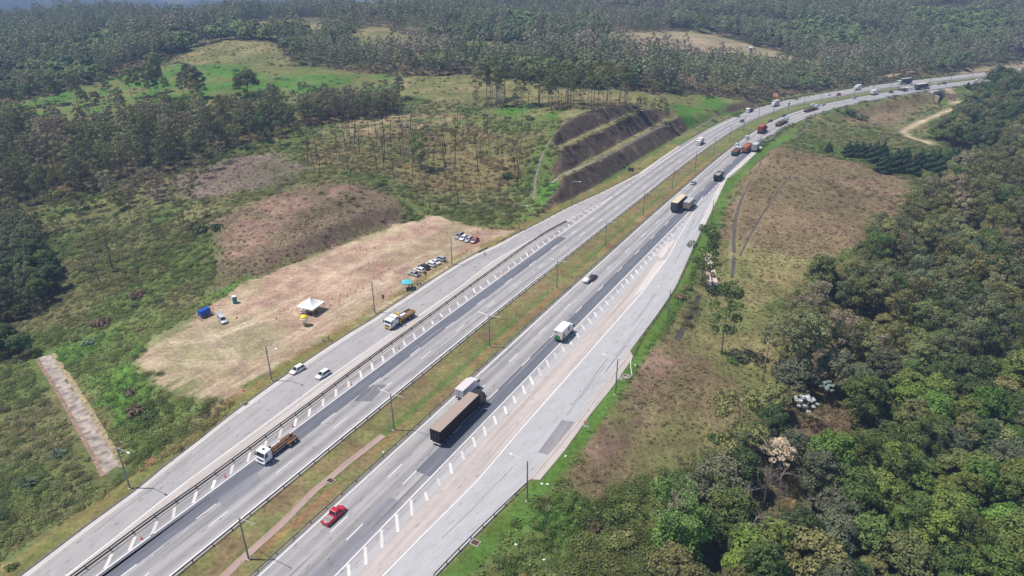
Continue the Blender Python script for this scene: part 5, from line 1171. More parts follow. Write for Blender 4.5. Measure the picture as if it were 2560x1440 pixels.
# ------------------------------------------------------------------ people
SKIN = mat('skin', (.36, .2, .13), .6); HIVIS = mat('hi_vis_yellow', (.5, .75, .04), .6); ORANGE = mat('hi_vis_orange', (.75, .16, .03), .6); DARKC = mat('dark_cloth', (.03, .035, .05), .8); GREYC = mat('grey_cloth', (.4, .42, .4), .8); HAIR = mat('dark_hair', (.02, .016, .014), .8); WHC = mat('white_cloth', (.75, .75, .74), .8); GRC = mat('green_cloth', (.18, .38, .06), .8)
def person(loc, rz, label, top, trous, hat=None, pose='stand', group=None, stuff=.0):
    t = thing('person', label, 'person', loc, rz, group); sw = .12
    crouch = pose == 'crouch'; hip = .92 if not crouch else .5
    J = {'pel': (0, 0, hip, .13)}; E = []
    def add(n, x, y, z, r, p): J[n] = (x, y, z, r); E.append((p, n))
    f = .28 if crouch else 0
    add('wst', 0, f*.4, hip+.2, .12, 'pel'); add('chs', 0, f, hip+.42, .145, 'wst'); add('nek', 0, f*1.2, hip+.58, .055, 'chs'); add('hd0', 0, f*1.25+.01, hip+.66, .085, 'nek'); add('hd1', 0, f*1.3+.02, hip+.76, .095, 'hd0'); add('hd2', 0, f*1.3, hip+.83, .07, 'hd1'); add('nose', 0, f*1.3+.115, hip+.74, .014, 'hd1')
    for s in (-1, 1):
        k = 'lr'[s > 0]; bend = pose == 'arms'
        add('sh'+k, s*.19, f, hip+.5, .06, 'chs'); add('el'+k, s*.25, f+(.06 if bend else .0)+(.2 if crouch else 0), hip+.24, .045, 'sh'+k); add('wr'+k, s*(.2 if bend else .26), f+(.26 if bend else .06)+(.25 if crouch else 0), hip+(.2 if bend else .0), .032, 'el'+k)
        w = J['wr'+k]; add('pm'+k, w[0], w[1]+.03, w[2]-.07, .034, 'wr'+k); p = J['pm'+k]
        for q in range(4): add('f%d%s' % (q, k), p[0]+(q-1.5)*.02, p[1]+.03-.008*abs(q-1.5), p[2]-.085+.01*abs(q-1), .0085, 'pm'+k)
        add('th'+k, p[0]-s*.05, p[1]+.03, p[2]-.02, .009, 'pm'+k)
        ky = .38 if crouch else .03; add('hp'+k, s*.1, 0, hip-.06, .095, 'pel'); add('kn'+k, s*sw, ky, .5 if not crouch else .48, .06, 'hp'+k); add('an'+k, s*sw, 0 if not crouch else .1, .09, .042, 'kn'+k); add('to'+k, s*(sw+.02), .17, .045, .042, 'an'+k)
    names = list(J); me = bpy.data.meshes.new('body'); me.from_pydata([J[n][:3] for n in names], [(names.index(a), names.index(b_)) for a, b_ in E], [])
    me.materials.append(SKIN); o = mesh_obj('body', me, t); md = o.modifiers.new('skin', 'SKIN'); md.use_smooth_shade = True
    for i, n in enumerate(names): me.skin_vertices[0].data[i].radius = (J[n][3], J[n][3]*(.8 if n in ('chs', 'wst', 'pel') else 1)); me.skin_vertices[0].data[i].use_root = n == 'pel'
    o.modifiers.new('sub', 'SUBSURF').levels = 1; o.modifiers['sub'].render_levels = 1
    def shell(n, c, rx, ry, k=10): return [(c[0]+rx*math.cos(2*PI*i/k), c[1]+ry*math.sin(2*PI*i/k), c[2]) for i in range(k)]
    b = MB(); b.loft([shell('', J['pel'], .19, .15), shell('', J['wst'], .17, .14), shell('', J['chs'], .215, .165), shell('', (0, f, hip+.53), .19, .12), shell('', (0, f*1.1, hip+.58), .08, .075)])
    for s in ('l', 'r'): b.tube([J['sh'+s][:3], tuple(.85*a+.15*c_ for a, c_ in zip(J['el'+s][:3], J['wr'+s][:3]))], [.075, .06], 8)
    b.build('jacket', top, t, True); b = MB()
    for s in ('l', 'r'): b.tube([J['hp'+s][:3], J['kn'+s][:3], J['an'+s][:3]], [.115, .085, .07], 8)
    b.build('trousers', trous, t, True); b = MB()
    for s in ('l', 'r'): a = J['to'+s]; b.box((a[0], a[1]-.09, .045), (.1, .27, .09))
    b.build('shoes', DARKC, t); h = J['hd1']; b = MB(); b.loft([shell('', (h[0], h[1]-.012, h[2]+.02), .108, .112), shell('', (h[0], h[1]-.012, h[2]+.085), .09, .095), shell('', (h[0], h[1]-.01, h[2]+.125), .04, .04)])
    b.build('hat' if hat else 'hair', hat or HAIR, t, True); b = MB()
    for s in (-1, 1): b.box((s*.036, h[1]+.094, h[2]+.005), (.026, .01, .012))
    b.build('eyes', HAIR, t); return t
person(on(808, 853), 2.6, 'person in pale clothing and yellow vest at the ramp edge, left of two', HIVIS, GREYC, WHC, 'arms'); person(on(822, 850), 3.4, 'person in green and yellow high-visibility clothing at the ramp edge, right of two', HIVIS, GRC)
x, y = gp(1212, 637); person((x, y, Z0), 2.0, 'person in a white top and dark trousers walking on the exit ramp', WHC, DARKC, WHC)
person(on(1023, 722), 2.2, 'person in an orange vest under the teal canopy, left of two', ORANGE, DARKC); person(on(1030, 718), 3.0, 'person in an orange vest at the corner of the teal canopy', ORANGE, DARKC, None, 'arms')
person(on(1045, 713), 1.2, 'crouching person in orange working at the concrete lid by the ramp', ORANGE, GREYC, None, 'crouch')
person(on(1051, 688), .6, 'person in red-orange bending at the open boot of the silver car', ORANGE, GREYC, None, 'arms'); person(on(1115, 657), 1.5, 'person in a yellow vest standing behind the grey parked car', HIVIS, DARKC, WHC)
for i, (px, py, lb, a) in enumerate(((1.6, -1.3, 'person in a yellow vest at the right front of the white tent', HIVIS), (1.0, -1.8, 'person in a yellow vest at the front middle of the white tent', HIVIS), (2.1, -.5, 'person in a green vest deeper under the right side of the white tent', GRC), (.3, -1.2, 'person in dark clothing behind the tables under the white tent', DARKC), (1.5, .2, 'person in a yellow vest in the shade at the back of the white tent', HIVIS))):
    person(at(TENT, px, py), 1.2*i, lb, a, DARKC, None, 'stand', 'people under the white tent')
t = thing('manhole_ring', 'round dark concrete lid lying on the verge beside the crouching person', 'concrete ring', on(1051, 711)); n = 20
MB().cyl((0, 0, 0), (0, 0, .35), .85, .8, 20).build('ring', CONCR, t); MB().cyl((0, 0, .35), (0, 0, .36), .6, n=20).build('opening', BLACK, t)
# utility poles by the dirt road
for u, v, h_, lb in ((2355,247,10,'pale utility pole beside the bridge'),(2366,250,9,'thin pale utility pole right of the bridge'),(2405,256,10,'utility pole at the bend of the dirt road'),(2410,266,9,'utility pole below the bend of the dirt road'),(2356,296,8,'utility pole beside the lower dirt road'),(2226,188,9,'utility pole left of the far dirt track')):
    x, y, z = hit(u, v); t = thing('utility_pole', lb, 'utility pole', (x, y, z), .3); MB().cyl((0, 0, -.3), (0, 0, h_), .16, .11, 7).build('pole', CONCR, t); MB().box((0, 0, h_-.5), (1.6, .1, .12)).build('crossarm', CONCR, t)
# ------------------------------------------------------------------ foliage
def leaf_mat(name, col, trans=.22, var=.3, hue=.03, tint=False):
    m, nt, N, L, b = new_mat(name)
    oi = N.new('ShaderNodeObjectInfo'); at = N.new('ShaderNodeAttribute'); at.attribute_name = 'tone'
    hs = N.new('ShaderNodeHueSaturation')
    if tint:
        ti = N.new('ShaderNodeAttribute'); ti.attribute_name = 'tint'; ti.attribute_type = 'INSTANCER'; L.new(ti.outputs['Color'], hs.inputs['Color'])
    else: hs.inputs['Color'].default_value = (*col, 1)
    def mr(src, c, d):
        r = N.new('ShaderNodeMapRange'); r.inputs[3].default_value = c; r.inputs[4].default_value = d; L.new(src, r.inputs[0]); return r.outputs[0]
    mu = N.new('ShaderNodeMath'); mu.operation = 'MULTIPLY'
    L.new(mr(oi.outputs['Random'], 1-var, 1+var), mu.inputs[0]); L.new(mr(at.outputs['Fac'], .66, 1.36), mu.inputs[1])
    L.new(mu.outputs[0], hs.inputs['Value'])
    fr = N.new('ShaderNodeMath'); fr.operation = 'FRACT'; m7 = N.new('ShaderNodeMath'); m7.operation = 'MULTIPLY'; m7.inputs[1].default_value = 7.31
    L.new(oi.outputs['Random'], m7.inputs[0]); L.new(m7.outputs[0], fr.inputs[0])
    L.new(mr(fr.outputs[0], .5-hue*1.3, .5+hue*.35), hs.inputs['Hue'])
    L.new(hs.outputs[0], b.inputs['Base Color']); b.inputs['Roughness'].default_value = .62; b.inputs['Specular IOR Level'].default_value = .22
    tr = N.new('ShaderNodeBsdfTranslucent'); L.new(hs.outputs[0], tr.inputs['Color'])
    mx = N.new('ShaderNodeMixShader'); mx.inputs[0].default_value = trans
    L.new(b.outputs[0], mx.inputs[1]); L.new(tr.outputs[0], mx.inputs[2]); L.new(mx.outputs[0], N['Material Output'].inputs['Surface'])
    return m
BARK = mat('bark_brown', (.1, .075, .055), .95, var=.35); BARKG = mat('bark_grey', (.24, .2, .165), .95, var=.3); BARKD = mat('bark_dark', (.05, .04, .034), .95, var=.4)
BARKP = mat('bark_pale', (.36, .31, .27), .9, var=.25)
LM = {n: leaf_mat('leaf_'+n, [q*(1.5 if n not in ('white', 'blossom', 'silver', 'dry', 'dead') else 1.0) for q in c]) for n, c in dict(
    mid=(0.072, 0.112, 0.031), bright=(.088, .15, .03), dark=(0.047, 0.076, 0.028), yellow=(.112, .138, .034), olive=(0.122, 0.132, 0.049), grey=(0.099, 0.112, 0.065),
    euca=(0.140, 0.152, 0.073), euca_dark=(0.104, 0.122, 0.059), euca_dry=(0.183, 0.159, 0.098), pine=(.034, .06, .028), scrub=(0.140, 0.144, 0.051), silver=(.30, .37, .34), white=(.72, .74, .76), blossom=(.62, .5, .36), far_mid=(0.138, 0.186, 0.070), far_dark=(0.102, 0.134, 0.066), far_olive=(0.174, 0.186, 0.096), far_euca=(0.162, 0.180, 0.108), far_dry=(0.240, 0.216, 0.156), dry=(.24, .18, .11), dead=(.2, .165, .14), sage=(.12, .17, .12)).items()}

def leaves(lobes, dens, size, seed, jit=.7, low=-.45, asp=.6):
    """many leaf-sized faces spread over and through ellipsoid lobes"""
    r = np.random.default_rng(seed); V = []; T = []
    for (cx, cy, cz, rx, ry, rz) in lobes:
        n = max(6, int(dens*4*PI*((rx*ry+rx*rz+ry*rz)/3)))
        d = r.normal(size=(int(n*1.7), 3)); d /= np.linalg.norm(d, axis=1)[:, None]; d = d[d[:, 2] > low+r.normal(size=len(d))*.15][:n]
        R = np.array([rx, ry, rz]); rad = (.72+.34*r.random(len(d)))[:, None]
        p = np.array([cx, cy, cz])+d*R*rad
        nn = d/R; nn /= np.linalg.norm(nn, axis=1)[:, None]; nn = nn+r.normal(size=nn.shape)*jit*.5; nn[:, 2] += .25; nn /= np.linalg.norm(nn, axis=1)[:, None]
        a = np.cross(nn, r.normal(size=nn.shape)); a /= np.linalg.norm(a, axis=1)[:, None]; b = np.cross(nn, a)
        s = (size*(.6+.8*r.random(len(d))))[:, None]
        q = np.stack([p-a*s, p-b*s*asp, p+a*s, p+b*s*asp], 1)
        V.append(q.reshape(-1, 3)); T.append(np.repeat(np.clip(.5+.25*r.normal(size=len(d))+.12*r.normal(), 0, 1), 4))
    V = np.concatenate(V); return V, np.concatenate(T)
def leaf_mesh(name, V, T, material):
    n = len(V)//4; me = bpy.data.meshes.new(name)
    me.vertices.add(len(V)); me.vertices.foreach_set('co', V.astype(np.float32).ravel())
    me.loops.add(len(V)); me.loops.foreach_set('vertex_index', np.arange(len(V), dtype=np.int32))
    me.polygons.add(n); me.polygons.foreach_set('loop_start', np.arange(0, len(V), 4, dtype=np.int32)); me.update(calc_edges=True)
    a = me.attributes.new('tone', 'FLOAT', 'POINT'); a.data.foreach_set('value', T.astype(np.float32)); me.materials.append(material); return me
def limb(mb, p, d, L, r, rng, n=4, bend=.25, nv=5):
    pts = [Vector(p)]; d = Vector(d).normalized()
    for i in range(n):
        d = (d+Vector(rng.normal(size=3)*bend*.4)+Vector((0, 0, .05))).normalized(); pts.append(pts[-1]+d*L/n)
    mb.tube(pts, [r*(1-.75*i/n) for i in range(n+1)], nv); return pts
def broadleaf(seed, H=9, W=4.2, dens=7, size=.3, lobes=15, flat=.75):
    r = np.random.default_rng(seed); mb = MB(); h0 = H*.42
    tp = limb(mb, (0, 0, -.6), (r.normal()*.08, r.normal()*.08, 1), h0+.6, .03*H*.75, r, 4, .12, 7)
    lb = []; base = tp[-1]
    for i in range(lobes):
        t = i/lobes; ang = 2.4*i+r.normal()*.3; rr_ = W*(.15+.72*math.sqrt(t))*(.85+.25*r.random()); zz = H*(.98-.42*t**1.3)-1.0+r.normal()*.35
        s = W*(.2+.2*r.random()); x, y = rr_*math.cos(ang)+base.x, rr_*math.sin(ang)+base.y
        lb.append((x, y, zz-s*.3, s, s*(.85+.3*r.random()), s*flat))
        if i % 2 == 0: limb(mb, base-Vector((0, 0, r.random()*h0*.35)), Vector((x, y, zz-s*.4))-base, (Vector((x, y, zz-s*.4))-base).length, .012*H*.6, r, 3, .25, 4)
    return mb, leaves(lb, dens, size, seed+1)
def eucalypt(seed, H=22, dens=5, size=.36, n=13, c0=.42, W=2.4):
    r = np.random.default_rng(seed); mb = MB()
    lean = r.normal(size=2)*.03; pts = [Vector((lean[0]*z*z/H+.15*math.sin(z*.5+seed), lean[1]*z*z/H, z)) for z in np.linspace(-.5, H*.94, 8)]
    mb.tube(pts, [.0085*H*(1-.8*i/7)+.02 for i in range(8)], 6); lb = []
    def ax(z): t = (z+.5)/(H*.94+.5)*7; i = int(min(t, 6)); return pts[i].lerp(pts[i+1], t-i)
    for i in range(n):
        t = (i+.5)/n; z = H*(c0+(1-c0)*t**.85); p = ax(min(z*.95, H*.93)); an = 2.4*i+r.normal()*.5; env = W*(.55+.8*math.sin(PI*min(1, .18+.8*t)))*(.5+.6*r.random())
        q = p+Vector((math.cos(an)*env, math.sin(an)*env, .25*env)); limb(mb, p-Vector((0, 0, .8)), q-p, (q-p).length, .03+.001*H, r, 3, .15, 4)
        s = W*(.32+.26*r.random()); lb.append((q.x, q.y, min(q.z, H-s*.5), s, s, s*(.62+.3*r.random())))
    return mb, leaves(lb, dens, size, seed+1, jit=1.0, low=-.7, asp=.45)
def conifer(seed, H=8, W=2.6, dens=9, size=.3):
    r = np.random.default_rng(seed); mb = MB(); mb.cyl((0, 0, -.5), (0, 0, H*.95), .14, .03, 6); lb = []
    for i in range(22):
        t = i/22; z = H*(.12+.85*t); rad = W*(1-t)**.8*(.8+.35*r.random()); an = 2.4*i
        for k in range(3 if t < .7 else 1):
            a = an+k*2.1; s = .34*W*(1.1-t*.75); lb.append((rad*.62*math.cos(a), rad*.62*math.sin(a), z, s, s, s*.6))
    return mb, leaves(lb, dens, size, seed+1, jit=.9, low=-.6, asp=.35)
def bare(seed, H=9, br=9, spread=.8, r0=.011, sub=3):
    r = np.random.default_rng(seed); mb = MB(); pts = limb(mb, (0, 0, -.5), (r.normal()*.06, r.normal()*.06, 1), H+.5, r0*H, r, 6, .1, 6)
    for i in range(br):
        t = .45+.55*(i+.5)/br; k = min(int(t*6), 5); p = pts[k].lerp(pts[k+1], t*6-k); a = r.random()*2*PI
        q = limb(mb, p, (math.cos(a)*spread, math.sin(a)*spread, .7), H*(.42-.22*t)*(.7+.5*r.random()), r0*H*.36, r, 4, .35, 4)
        for _ in range(sub):
            j = r.integers(1, 4); a2 = r.random()*2*PI; limb(mb, q[j], (math.cos(a2), math.sin(a2), .6), H*.14*(.6+r.random()), r0*H*.16, r, 2, .4, 3)
    return mb
def shrub(seed, R=1.0, dens=11, size=.16, lobes=7, flat=.7):
    r = np.random.default_rng(seed); lb = []
    for i in range(lobes):
        a = 2.4*i; q = R*.62*math.sqrt(i/lobes); s = R*(.42+.2*r.random()); lb.append((q*math.cos(a), q*math.sin(a), s*.45+.15*R*r.random(), s, s, s*flat))
    return leaves(lb, dens, size, seed+1, low=-.2)
def spiky(seed, R=1.0, n=46):
    r = np.random.default_rng(seed); V = []; T = []
    for i in range(n):
        a = r.random()*2*PI; t = .25+.75*r.random(); d = np.array([math.cos(a)*t, math.sin(a)*t, 1.15-.7*t]); d *= R*(.7+.5*r.random()); w = np.array([-math.sin(a), math.cos(a), 0])*R*.045
        o = np.array([math.cos(a), math.sin(a), 0])*R*.12; m_ = o+d*.62+np.array([0, 0, .16*R]); e = o+d*1.05-np.array([0, 0, .1*R])
        V += [o-w, m_-w*.9, e, m_+w*.9]; T += [.35+.4*r.random()]*4
    return np.array(V), np.array(T)

# models: (trunk mesh, crown mesh); crowns of one shape come in several leaf colours
MODELS = {}
def model(key, made, bark, leafs):
    mb, (V, T) = made; tm = mb.mesh('trunk', bark, True)
    for ln in leafs: MODELS[key+'_'+ln] = (tm, leaf_mesh('crown', V, T, LM[ln]))
for k in range(6):
    model('broad%d' % k, broadleaf(100+k, 8.5+k*.7, 3.6+.35*(k % 4), 8.5, .25, 22+4*(k % 3), .7+.08*(k % 3)), BARK, ('mid', 'bright', 'dark', 'yellow', 'olive', 'grey'))
for k in range(6):
    model('slim%d' % k, eucalypt(200+k, 11.5+k*.8, 8.5, .26, 17, .24, 2.35+.3*(k % 3)), BARKG, ('olive', 'euca', 'euca_dry', 'mid', 'euca_dark', 'scrub'))
for k in range(6):
    model('tall%d' % k, eucalypt(300+k, 21+k*.9, 3.6, .42, 15, (.45, .55, .4, .62, .5, .36)[k], 2.3+.3*(k % 3)), BARKG, ('euca', 'euca_dark', 'euca_dry', 'olive'))
for k in range(5):
    model('grand%d' % k, eucalypt(350+k, 24+k, 4.2, .4, 24, (.34, .45, .3, .5, .4)[k], 3.7+.3*(k % 3)), BARKG, ('euca', 'euca_dark', 'euca_dry'))
for k in range(3): model('conifer%d' % k, conifer(400+k, 8+k*.7, 3.3+.25*k, 8, .32), BARKD, ('pine',))
for k in range(5): MODELS['pole%d' % k] = (bare(500+k, 10+k, 6, .5, .0115, 1).mesh('trunk', (BARKD, BARKG)[k % 2], True), None)
for k in range(4): MODELS['dead%d' % k] = (bare(520+k, 8+k, 13, 1.0, .011, 4).mesh('trunk', BARKP, True), None)
V, T = leaves([(0, 0, 0, 1, 1, 1)], 3, .2, 3)
# coarse models for woods far away
for k in range(4):
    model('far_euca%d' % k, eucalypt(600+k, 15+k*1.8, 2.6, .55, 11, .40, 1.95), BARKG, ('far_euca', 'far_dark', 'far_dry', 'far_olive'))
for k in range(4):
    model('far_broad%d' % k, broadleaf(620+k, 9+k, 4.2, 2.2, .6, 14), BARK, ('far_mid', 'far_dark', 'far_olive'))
LM['cover'] = leaf_mat('leaf_cover', (1, 1, 1), .15, .28, .02, True)
SHRUB = {}
for k in range(4):
    for ln in ('mid', 'dark', 'olive', 'sage', 'dry', 'bright'): SHRUB['%d_%s' % (k, ln)] = leaf_mesh('shrub', *shrub(700+k, 1.0), LM[ln])
PAMPAS = leaf_mesh('tussock', *spiky(720, 1.5, 90), LM['sage'])

# ------------------------------------------------------------------ trees that are things of their own
TREES = []      # (model key, x, y, scale, label, cat, group, name)
NTREE = 0
def tree(key, x, y, sc, label, group=None, name='tree', rz=None, z=None, parent_kw=None):
    tm, cm = MODELS[key]; t = thing(name, label, 'tree', (x, y, float(gz(x, y)) if z is None else z), random.random()*6.28 if rz is None else rz, group)
    t.scale = (sc*random.uniform(.9, 1.1), sc*random.uniform(.9, 1.1), sc*random.uniform(.92, 1.08))
    mesh_obj('trunk', tm, t)
    if cm: mesh_obj('crown', cm, t)
    return t
def px_h(u, v, v_top):
    """ground point under a tree and its height from the photograph"""
    x, y, z = hit(u, v); d = ray(u, v_top); k = math.hypot(x, y)/math.hypot(d[0], d[1]); return x, y, CAM_H+d[2]*k-z
MH = lambda key: max(v.co.z for v in (MODELS[key][1] or MODELS[key][0]).vertices)
_mh = {}
def tree_px(key, u, v, vt, label, group=None, name='tree', lo=3, hi=34):
    x, y, h = px_h(u, v, vt); h = min(max(h, lo), hi); _mh.setdefault(key, MH(key)); return tree(key, x, y, h/_mh[key], label, group, name)
# tall eucalypts before the green field
for u, v, t in ((22,272,205),(40,268,215),(58,274,226),(90,264,175),(78,270,205),(140,262,178),(150,258,212),(197,266,170),(205,262,215),(222,285,222),(248,286,228),(270,249,180),(305,290,212),(330,246,168),(360,242,160),(378,235,150),(402,250,136),(395,252,172),(416,229,190),(462,244,175),(482,246,158),(495,246,164),(508,246,178),(690,284,205),(735,252,222),(788,250,212),(815,258,205),(1000,250,190),(965,225,195)):
    tree_px('grand%d_%s' % (R_.randrange(5), R_.choice(('euca', 'euca_dark', 'euca_dry'))), u, v, t, 'tall eucalypt standing before the bright green field', 'eucalypts before the green field', 'eucalyptus_tree')
tree_px('broad2_olive', 617, 240, 172, 'big round-crowned tree standing alone in the green field', None, 'tree')
# the row of tall eucalypts behind the terraced cutting
for i in range(58):
    u = R_.uniform(1185, 1580); v = R_.uniform(252, 278)-(8 if u < 1300 else 0); t = v-R_.uniform(72, 116)
    tree_px('tall%d_%s' % (R_.choice((0, 1, 3, 4, 1, 3)), R_.choice(('euca', 'euca_dark', 'euca', 'olive'))), u, v, t, 'tall bare-stemmed eucalypt in the row behind the terraced cutting', 'eucalypts in the row behind the cutting', 'eucalyptus_tree')
for u, v, t in ((1610,292,245),(1632,298,248),(1595,282,240),(1290,297,215),(1252,300,250),(1220,292,240),(1190,290,225)):
    tree_px('tall%d_euca' % R_.choice((1, 3)), u, v, t, 'slender eucalypt on the grassy top of the cutting', 'eucalypts on top of the cutting', 'eucalyptus_tree')
tree_px('tall2_euca_dark', 1651, 306, 236, 'leaning ivy-clad tree at the right end of the terraced cutting', None, 'tree')
# burnt and bare stems on the brown slope
BURN = hitl([(760,345),(1000,310),(1180,310),(1320,340),(1325,470),(1230,525),(1130,515),(1000,455),(880,430),(770,440)])
x0, y0 = BURN.min(0); x1, y1 = BURN.max(0); cnt = 0
while cnt < 105:
    x, y = R_.uniform(x0, x1), R_.uniform(y0, y1)
    if not inside(np.array([x]), np.array([y]), BURN)[0]: continue
    cnt += 1; tree('pole%d' % R_.randrange(5), x, y, R_.uniform(.7, 1.45), 'thin bare burnt stem standing on the brown slope behind the lot', 'bare stems on the burnt slope', 'bare_tree')
for u, v, t in ((800,445,352),(868,432,335),(1296,437,335),(1288,432,345),(1052,440,350),(1055,395,335),(945,425,350),(600,448,390),(1290,497,480),(965,400,330)):
    tree_px('pole%d' % R_.randrange(5), u, v, t, 'tall bare stem rising above the burnt slope', 'tall bare stems on the burnt slope', 'bare_tree')
for u, v, t in ((875,475,395),(1075,520,430),(1113,500,420),(1145,512,425),(1225,520,450),(985,450,380),(690,462,400),(545,470,400)):
    tree_px('pole%d' % R_.randrange(5), u, v, t, 'dark leafless stem above the wet hollow by the lot', 'dark stems above the hollow', 'bare_tree')
for u, v, t in ((250,705,560),(283,678,545),(395,605,510),(412,602,520),(385,590,500),(308,655,570),(460,560,470),(160,640,560),(215,620,540),(330,560,470)):
    tree_px('pole%d' % R_.randrange(5), u, v, t, 'thin leafless stem on the scrubby slope left of the lot', 'bare stems on the left slope', 'bare_tree')
tree_px('tall0_euca', 452, 570, 458, 'dark-crowned eucalypt above the red bank, left of a pair')
tree_px('tall4_euca', 487, 548, 450, 'dark-crowned eucalypt above the red bank, right of a pair')
tree_px('slim1_mid', 1052, 425, 325, 'lone eucalypt with a small crown on the burnt slope')
tree_px('dead1', 107, 1138, 1085, 'small bare tree on the grassy bank left of the concrete chute'); tree_px('dead2', 206, 1190, 1120, 'small bare tree beside the dark pit of the concrete chute')
# pines on the right-hand hill
for u, v, t in ((2118,391,358),(2135,392,360),(2150,395,358),(2168,398,362),(2183,406,358),(2204,398,362),(2204,432,388),(2218,428,390),(2234,430,378),(2250,420,375),(2264,402,372),(2278,436,388),(2296,418,376),(2321,422,376),(2335,430,378),(2350,444,392),(2368,430,378),(2378,442,376)):
    tree_px('conifer%d_pine' % R_.randrange(3), u, v, t-9, 'dark green pine in the planted row on the right-hand hill', 'pines planted on the right-hand hill', 'pine_tree')
tree_px('conifer1_pine', 2070, 381, 353, 'single dark pine standing apart left of the planted row', None, 'pine_tree')
for i, u in enumerate((2418, 2431)): tree_px('conifer%d_pine' % i, u, 221, 203, 'dark pointed conifer of a pair on the verge of the far carriageway', 'pair of conifers by the far carriageway', 'pine_tree')
# single trees along the right ramp
tree_px('slim4_mid', 1752, 712, 562, 'tall leafy tree leaning over the guard rail of the entrance ramp')
tree_px('slim1_mid', 1768, 716, 640, 'small leafy tree by the two pale concrete chutes')
tree_px('slim3_mid', 1803, 880, 712, 'bright-crowned slender tree below the pale concrete chutes')
tree_px('slim0_grey' if 'slim0_grey' in MODELS else 'slim0_olive', 1828, 1165, 978, 'slender sparse tree at the edge of the brown slope, left of the white-leaved tree')
for u, v, t in ((1905,955,800),(1942,935,790),(1985,972,770),(1979,970,775)):
    tree_px('tall%d_euca' % R_.choice((1, 3)), u, v, t, 'straight thin eucalypt at the edge of the right-hand wood', 'thin eucalypts at the wood edge', 'eucalyptus_tree', hi=24)
# white-leaved tree and blossoming tree
SPEC = []
def special(name, label, u, v, vt, lobes, leaf, dens, size, bark, seed, br=8):
    x, y, h = px_h(u, v, vt); SPEC.append((x, y)); t = thing(name, label, 'tree', (x, y, float(gz(x, y)))); r = np.random.default_rng(seed); mb = MB()
    tp = limb(mb, (0, 0, -.5), (.05, 0, 1), h*.55, .013*h, r, 4, .1, 6); lb = []
    for i in range(lobes):
        a = 2.4*i; q = h*(.36 if leaf == 'white' else .26)*math.sqrt((i+.4)/lobes); z = h*(.95-.28*(i/lobes))+r.normal()*.25; s = h*(.05+.02*r.random()) if leaf == 'white' else h*(.05+.04*r.random()); lb.append((q*math.cos(a), q*math.sin(a), z, s, s, s*.6))
        limb(mb, tp[-1-(i % 2)], Vector((q*math.cos(a), q*math.sin(a), z))-tp[-1-(i % 2)], (Vector((q*math.cos(a), q*math.sin(a), z))-tp[-1-(i % 2)]).length, .05, r, 3, .2, 4)
    mesh_obj('trunk', mb.mesh('trunk', bark, True), t); mesh_obj('crown', leaf_mesh('crown', *leaves(lb, dens, size, seed), LM[leaf]), t)
special('tree', 'tree with tufts of shining white leaves at the edge of the right-hand wood', 2003, 1058, 985, 17, 'white', 16, .2, BARKP, 31)
special('tree', 'pale cream blossoming tree with a rounded flowery crown', 1928, 1215, 1092, 24, 'blossom', 15, .14, BARKP, 32)
special('tree', 'silvery-leaved tree behind the white-leaved tree', 2058, 1008, 950, 12, 'silver', 12, .3, BARKG, 33)
for u, v, t in ((1905,1270,1130),(1868,1340,1200),(1945,1300,1170),(1850,1405,1260),(1890,1440,1330),(1935,1440,1340)):
    tree_px('dead%d' % R_.randrange(4), u, v, t, 'grey leafless tree with spreading branches below the blossoming tree', 'leafless trees below the blossoming tree', 'bare_tree', hi=13)

for u, v, t in ((2120,1330,1240),(2265,1180,1090),(2010,1330,1240),(2440,1290,1200),(2200,1120,1030),(2060,1200,1110),(2330,1400,1300),(2520,1180,1090),(2150,1010,930),(2480,1000,920),(2250,960,880),(2080,1440,1340)):
    tree_px('dead%d' % R_.randrange(4), u, v, t, 'grey leafless tree standing among the green crowns of the right-hand wood', 'leafless trees in the right-hand wood', 'bare_tree', hi=14)
# ------------------------------------------------------------------ woods: scattered trunks and crowns
def scatter(mask_name, spacing, y0, y1, xr, seed, thin=0.0, thin_sc=60):
    r = np.random.default_rng(seed); xs = np.arange(xr[0], xr[1], spacing); ys = np.arange(y0, y1, spacing)
    X, Y = np.meshgrid(xs, ys); X = X+r.uniform(-.46, .46, X.shape)*spacing; Y = Y+r.uniform(-.46, .46, Y.shape)*spacing; X, Y = X.ravel(), Y.ravel()
    P, f = proj(np.stack([X, Y, gz(X, Y)+6], -1)); k = (f > 5) & (P[:, 0] > -170) & (P[:, 0] < 2950) & (P[:, 1] > -140) & (P[:, 1] < 1780)
    X, Y = X[k], Y[k]
    m_ = wood_masks(X, Y)[mask_name]
    if thin: m_ &= fbm(X, Y, thin_sc, seed, 3) > thin
    return X[m_], Y[m_]
PTS = []   # x, y, key, scale
def put(mask_name, spacing, y0, y1, xr, seed, keys, smin, smax, thin=0, thin_sc=60, patch=45):
    X, Y = scatter(mask_name, spacing, y0, y1, xr, seed, thin, thin_sc); r = np.random.default_rng(seed+1)
    c = fbm(X, Y, patch, seed+2, 3); c = np.clip((c-.3)/.4, 0, .999)
    for x, y, q in zip(X, Y, c):
        i = int(np.clip(q*len(keys)+r.normal()*.9, 0, len(keys)-1)); hs_ = (.62+.8*float(fbm(np.array([x]), np.array([y]), 130, 88, 2)[0])) if mask_name == 'back_wood' else 1.0; PTS.append((x, y, keys[i].replace('#', str(r.integers(0, 6 if not keys[i].startswith('far') else 4))), (smin+(smax-smin)*r.random())*hs_))
put('right_wood', 4.6, 45, 260, (10, 220), 1, ['broad#_grey', 'broad#_dark', 'broad#_mid', 'broad#_olive', 'broad#_mid', 'broad#_bright', 'broad#_mid', 'slim#_mid', 'broad#_bright', 'broad#_yellow'], .42, 1.2, .2, 14, patch=14)
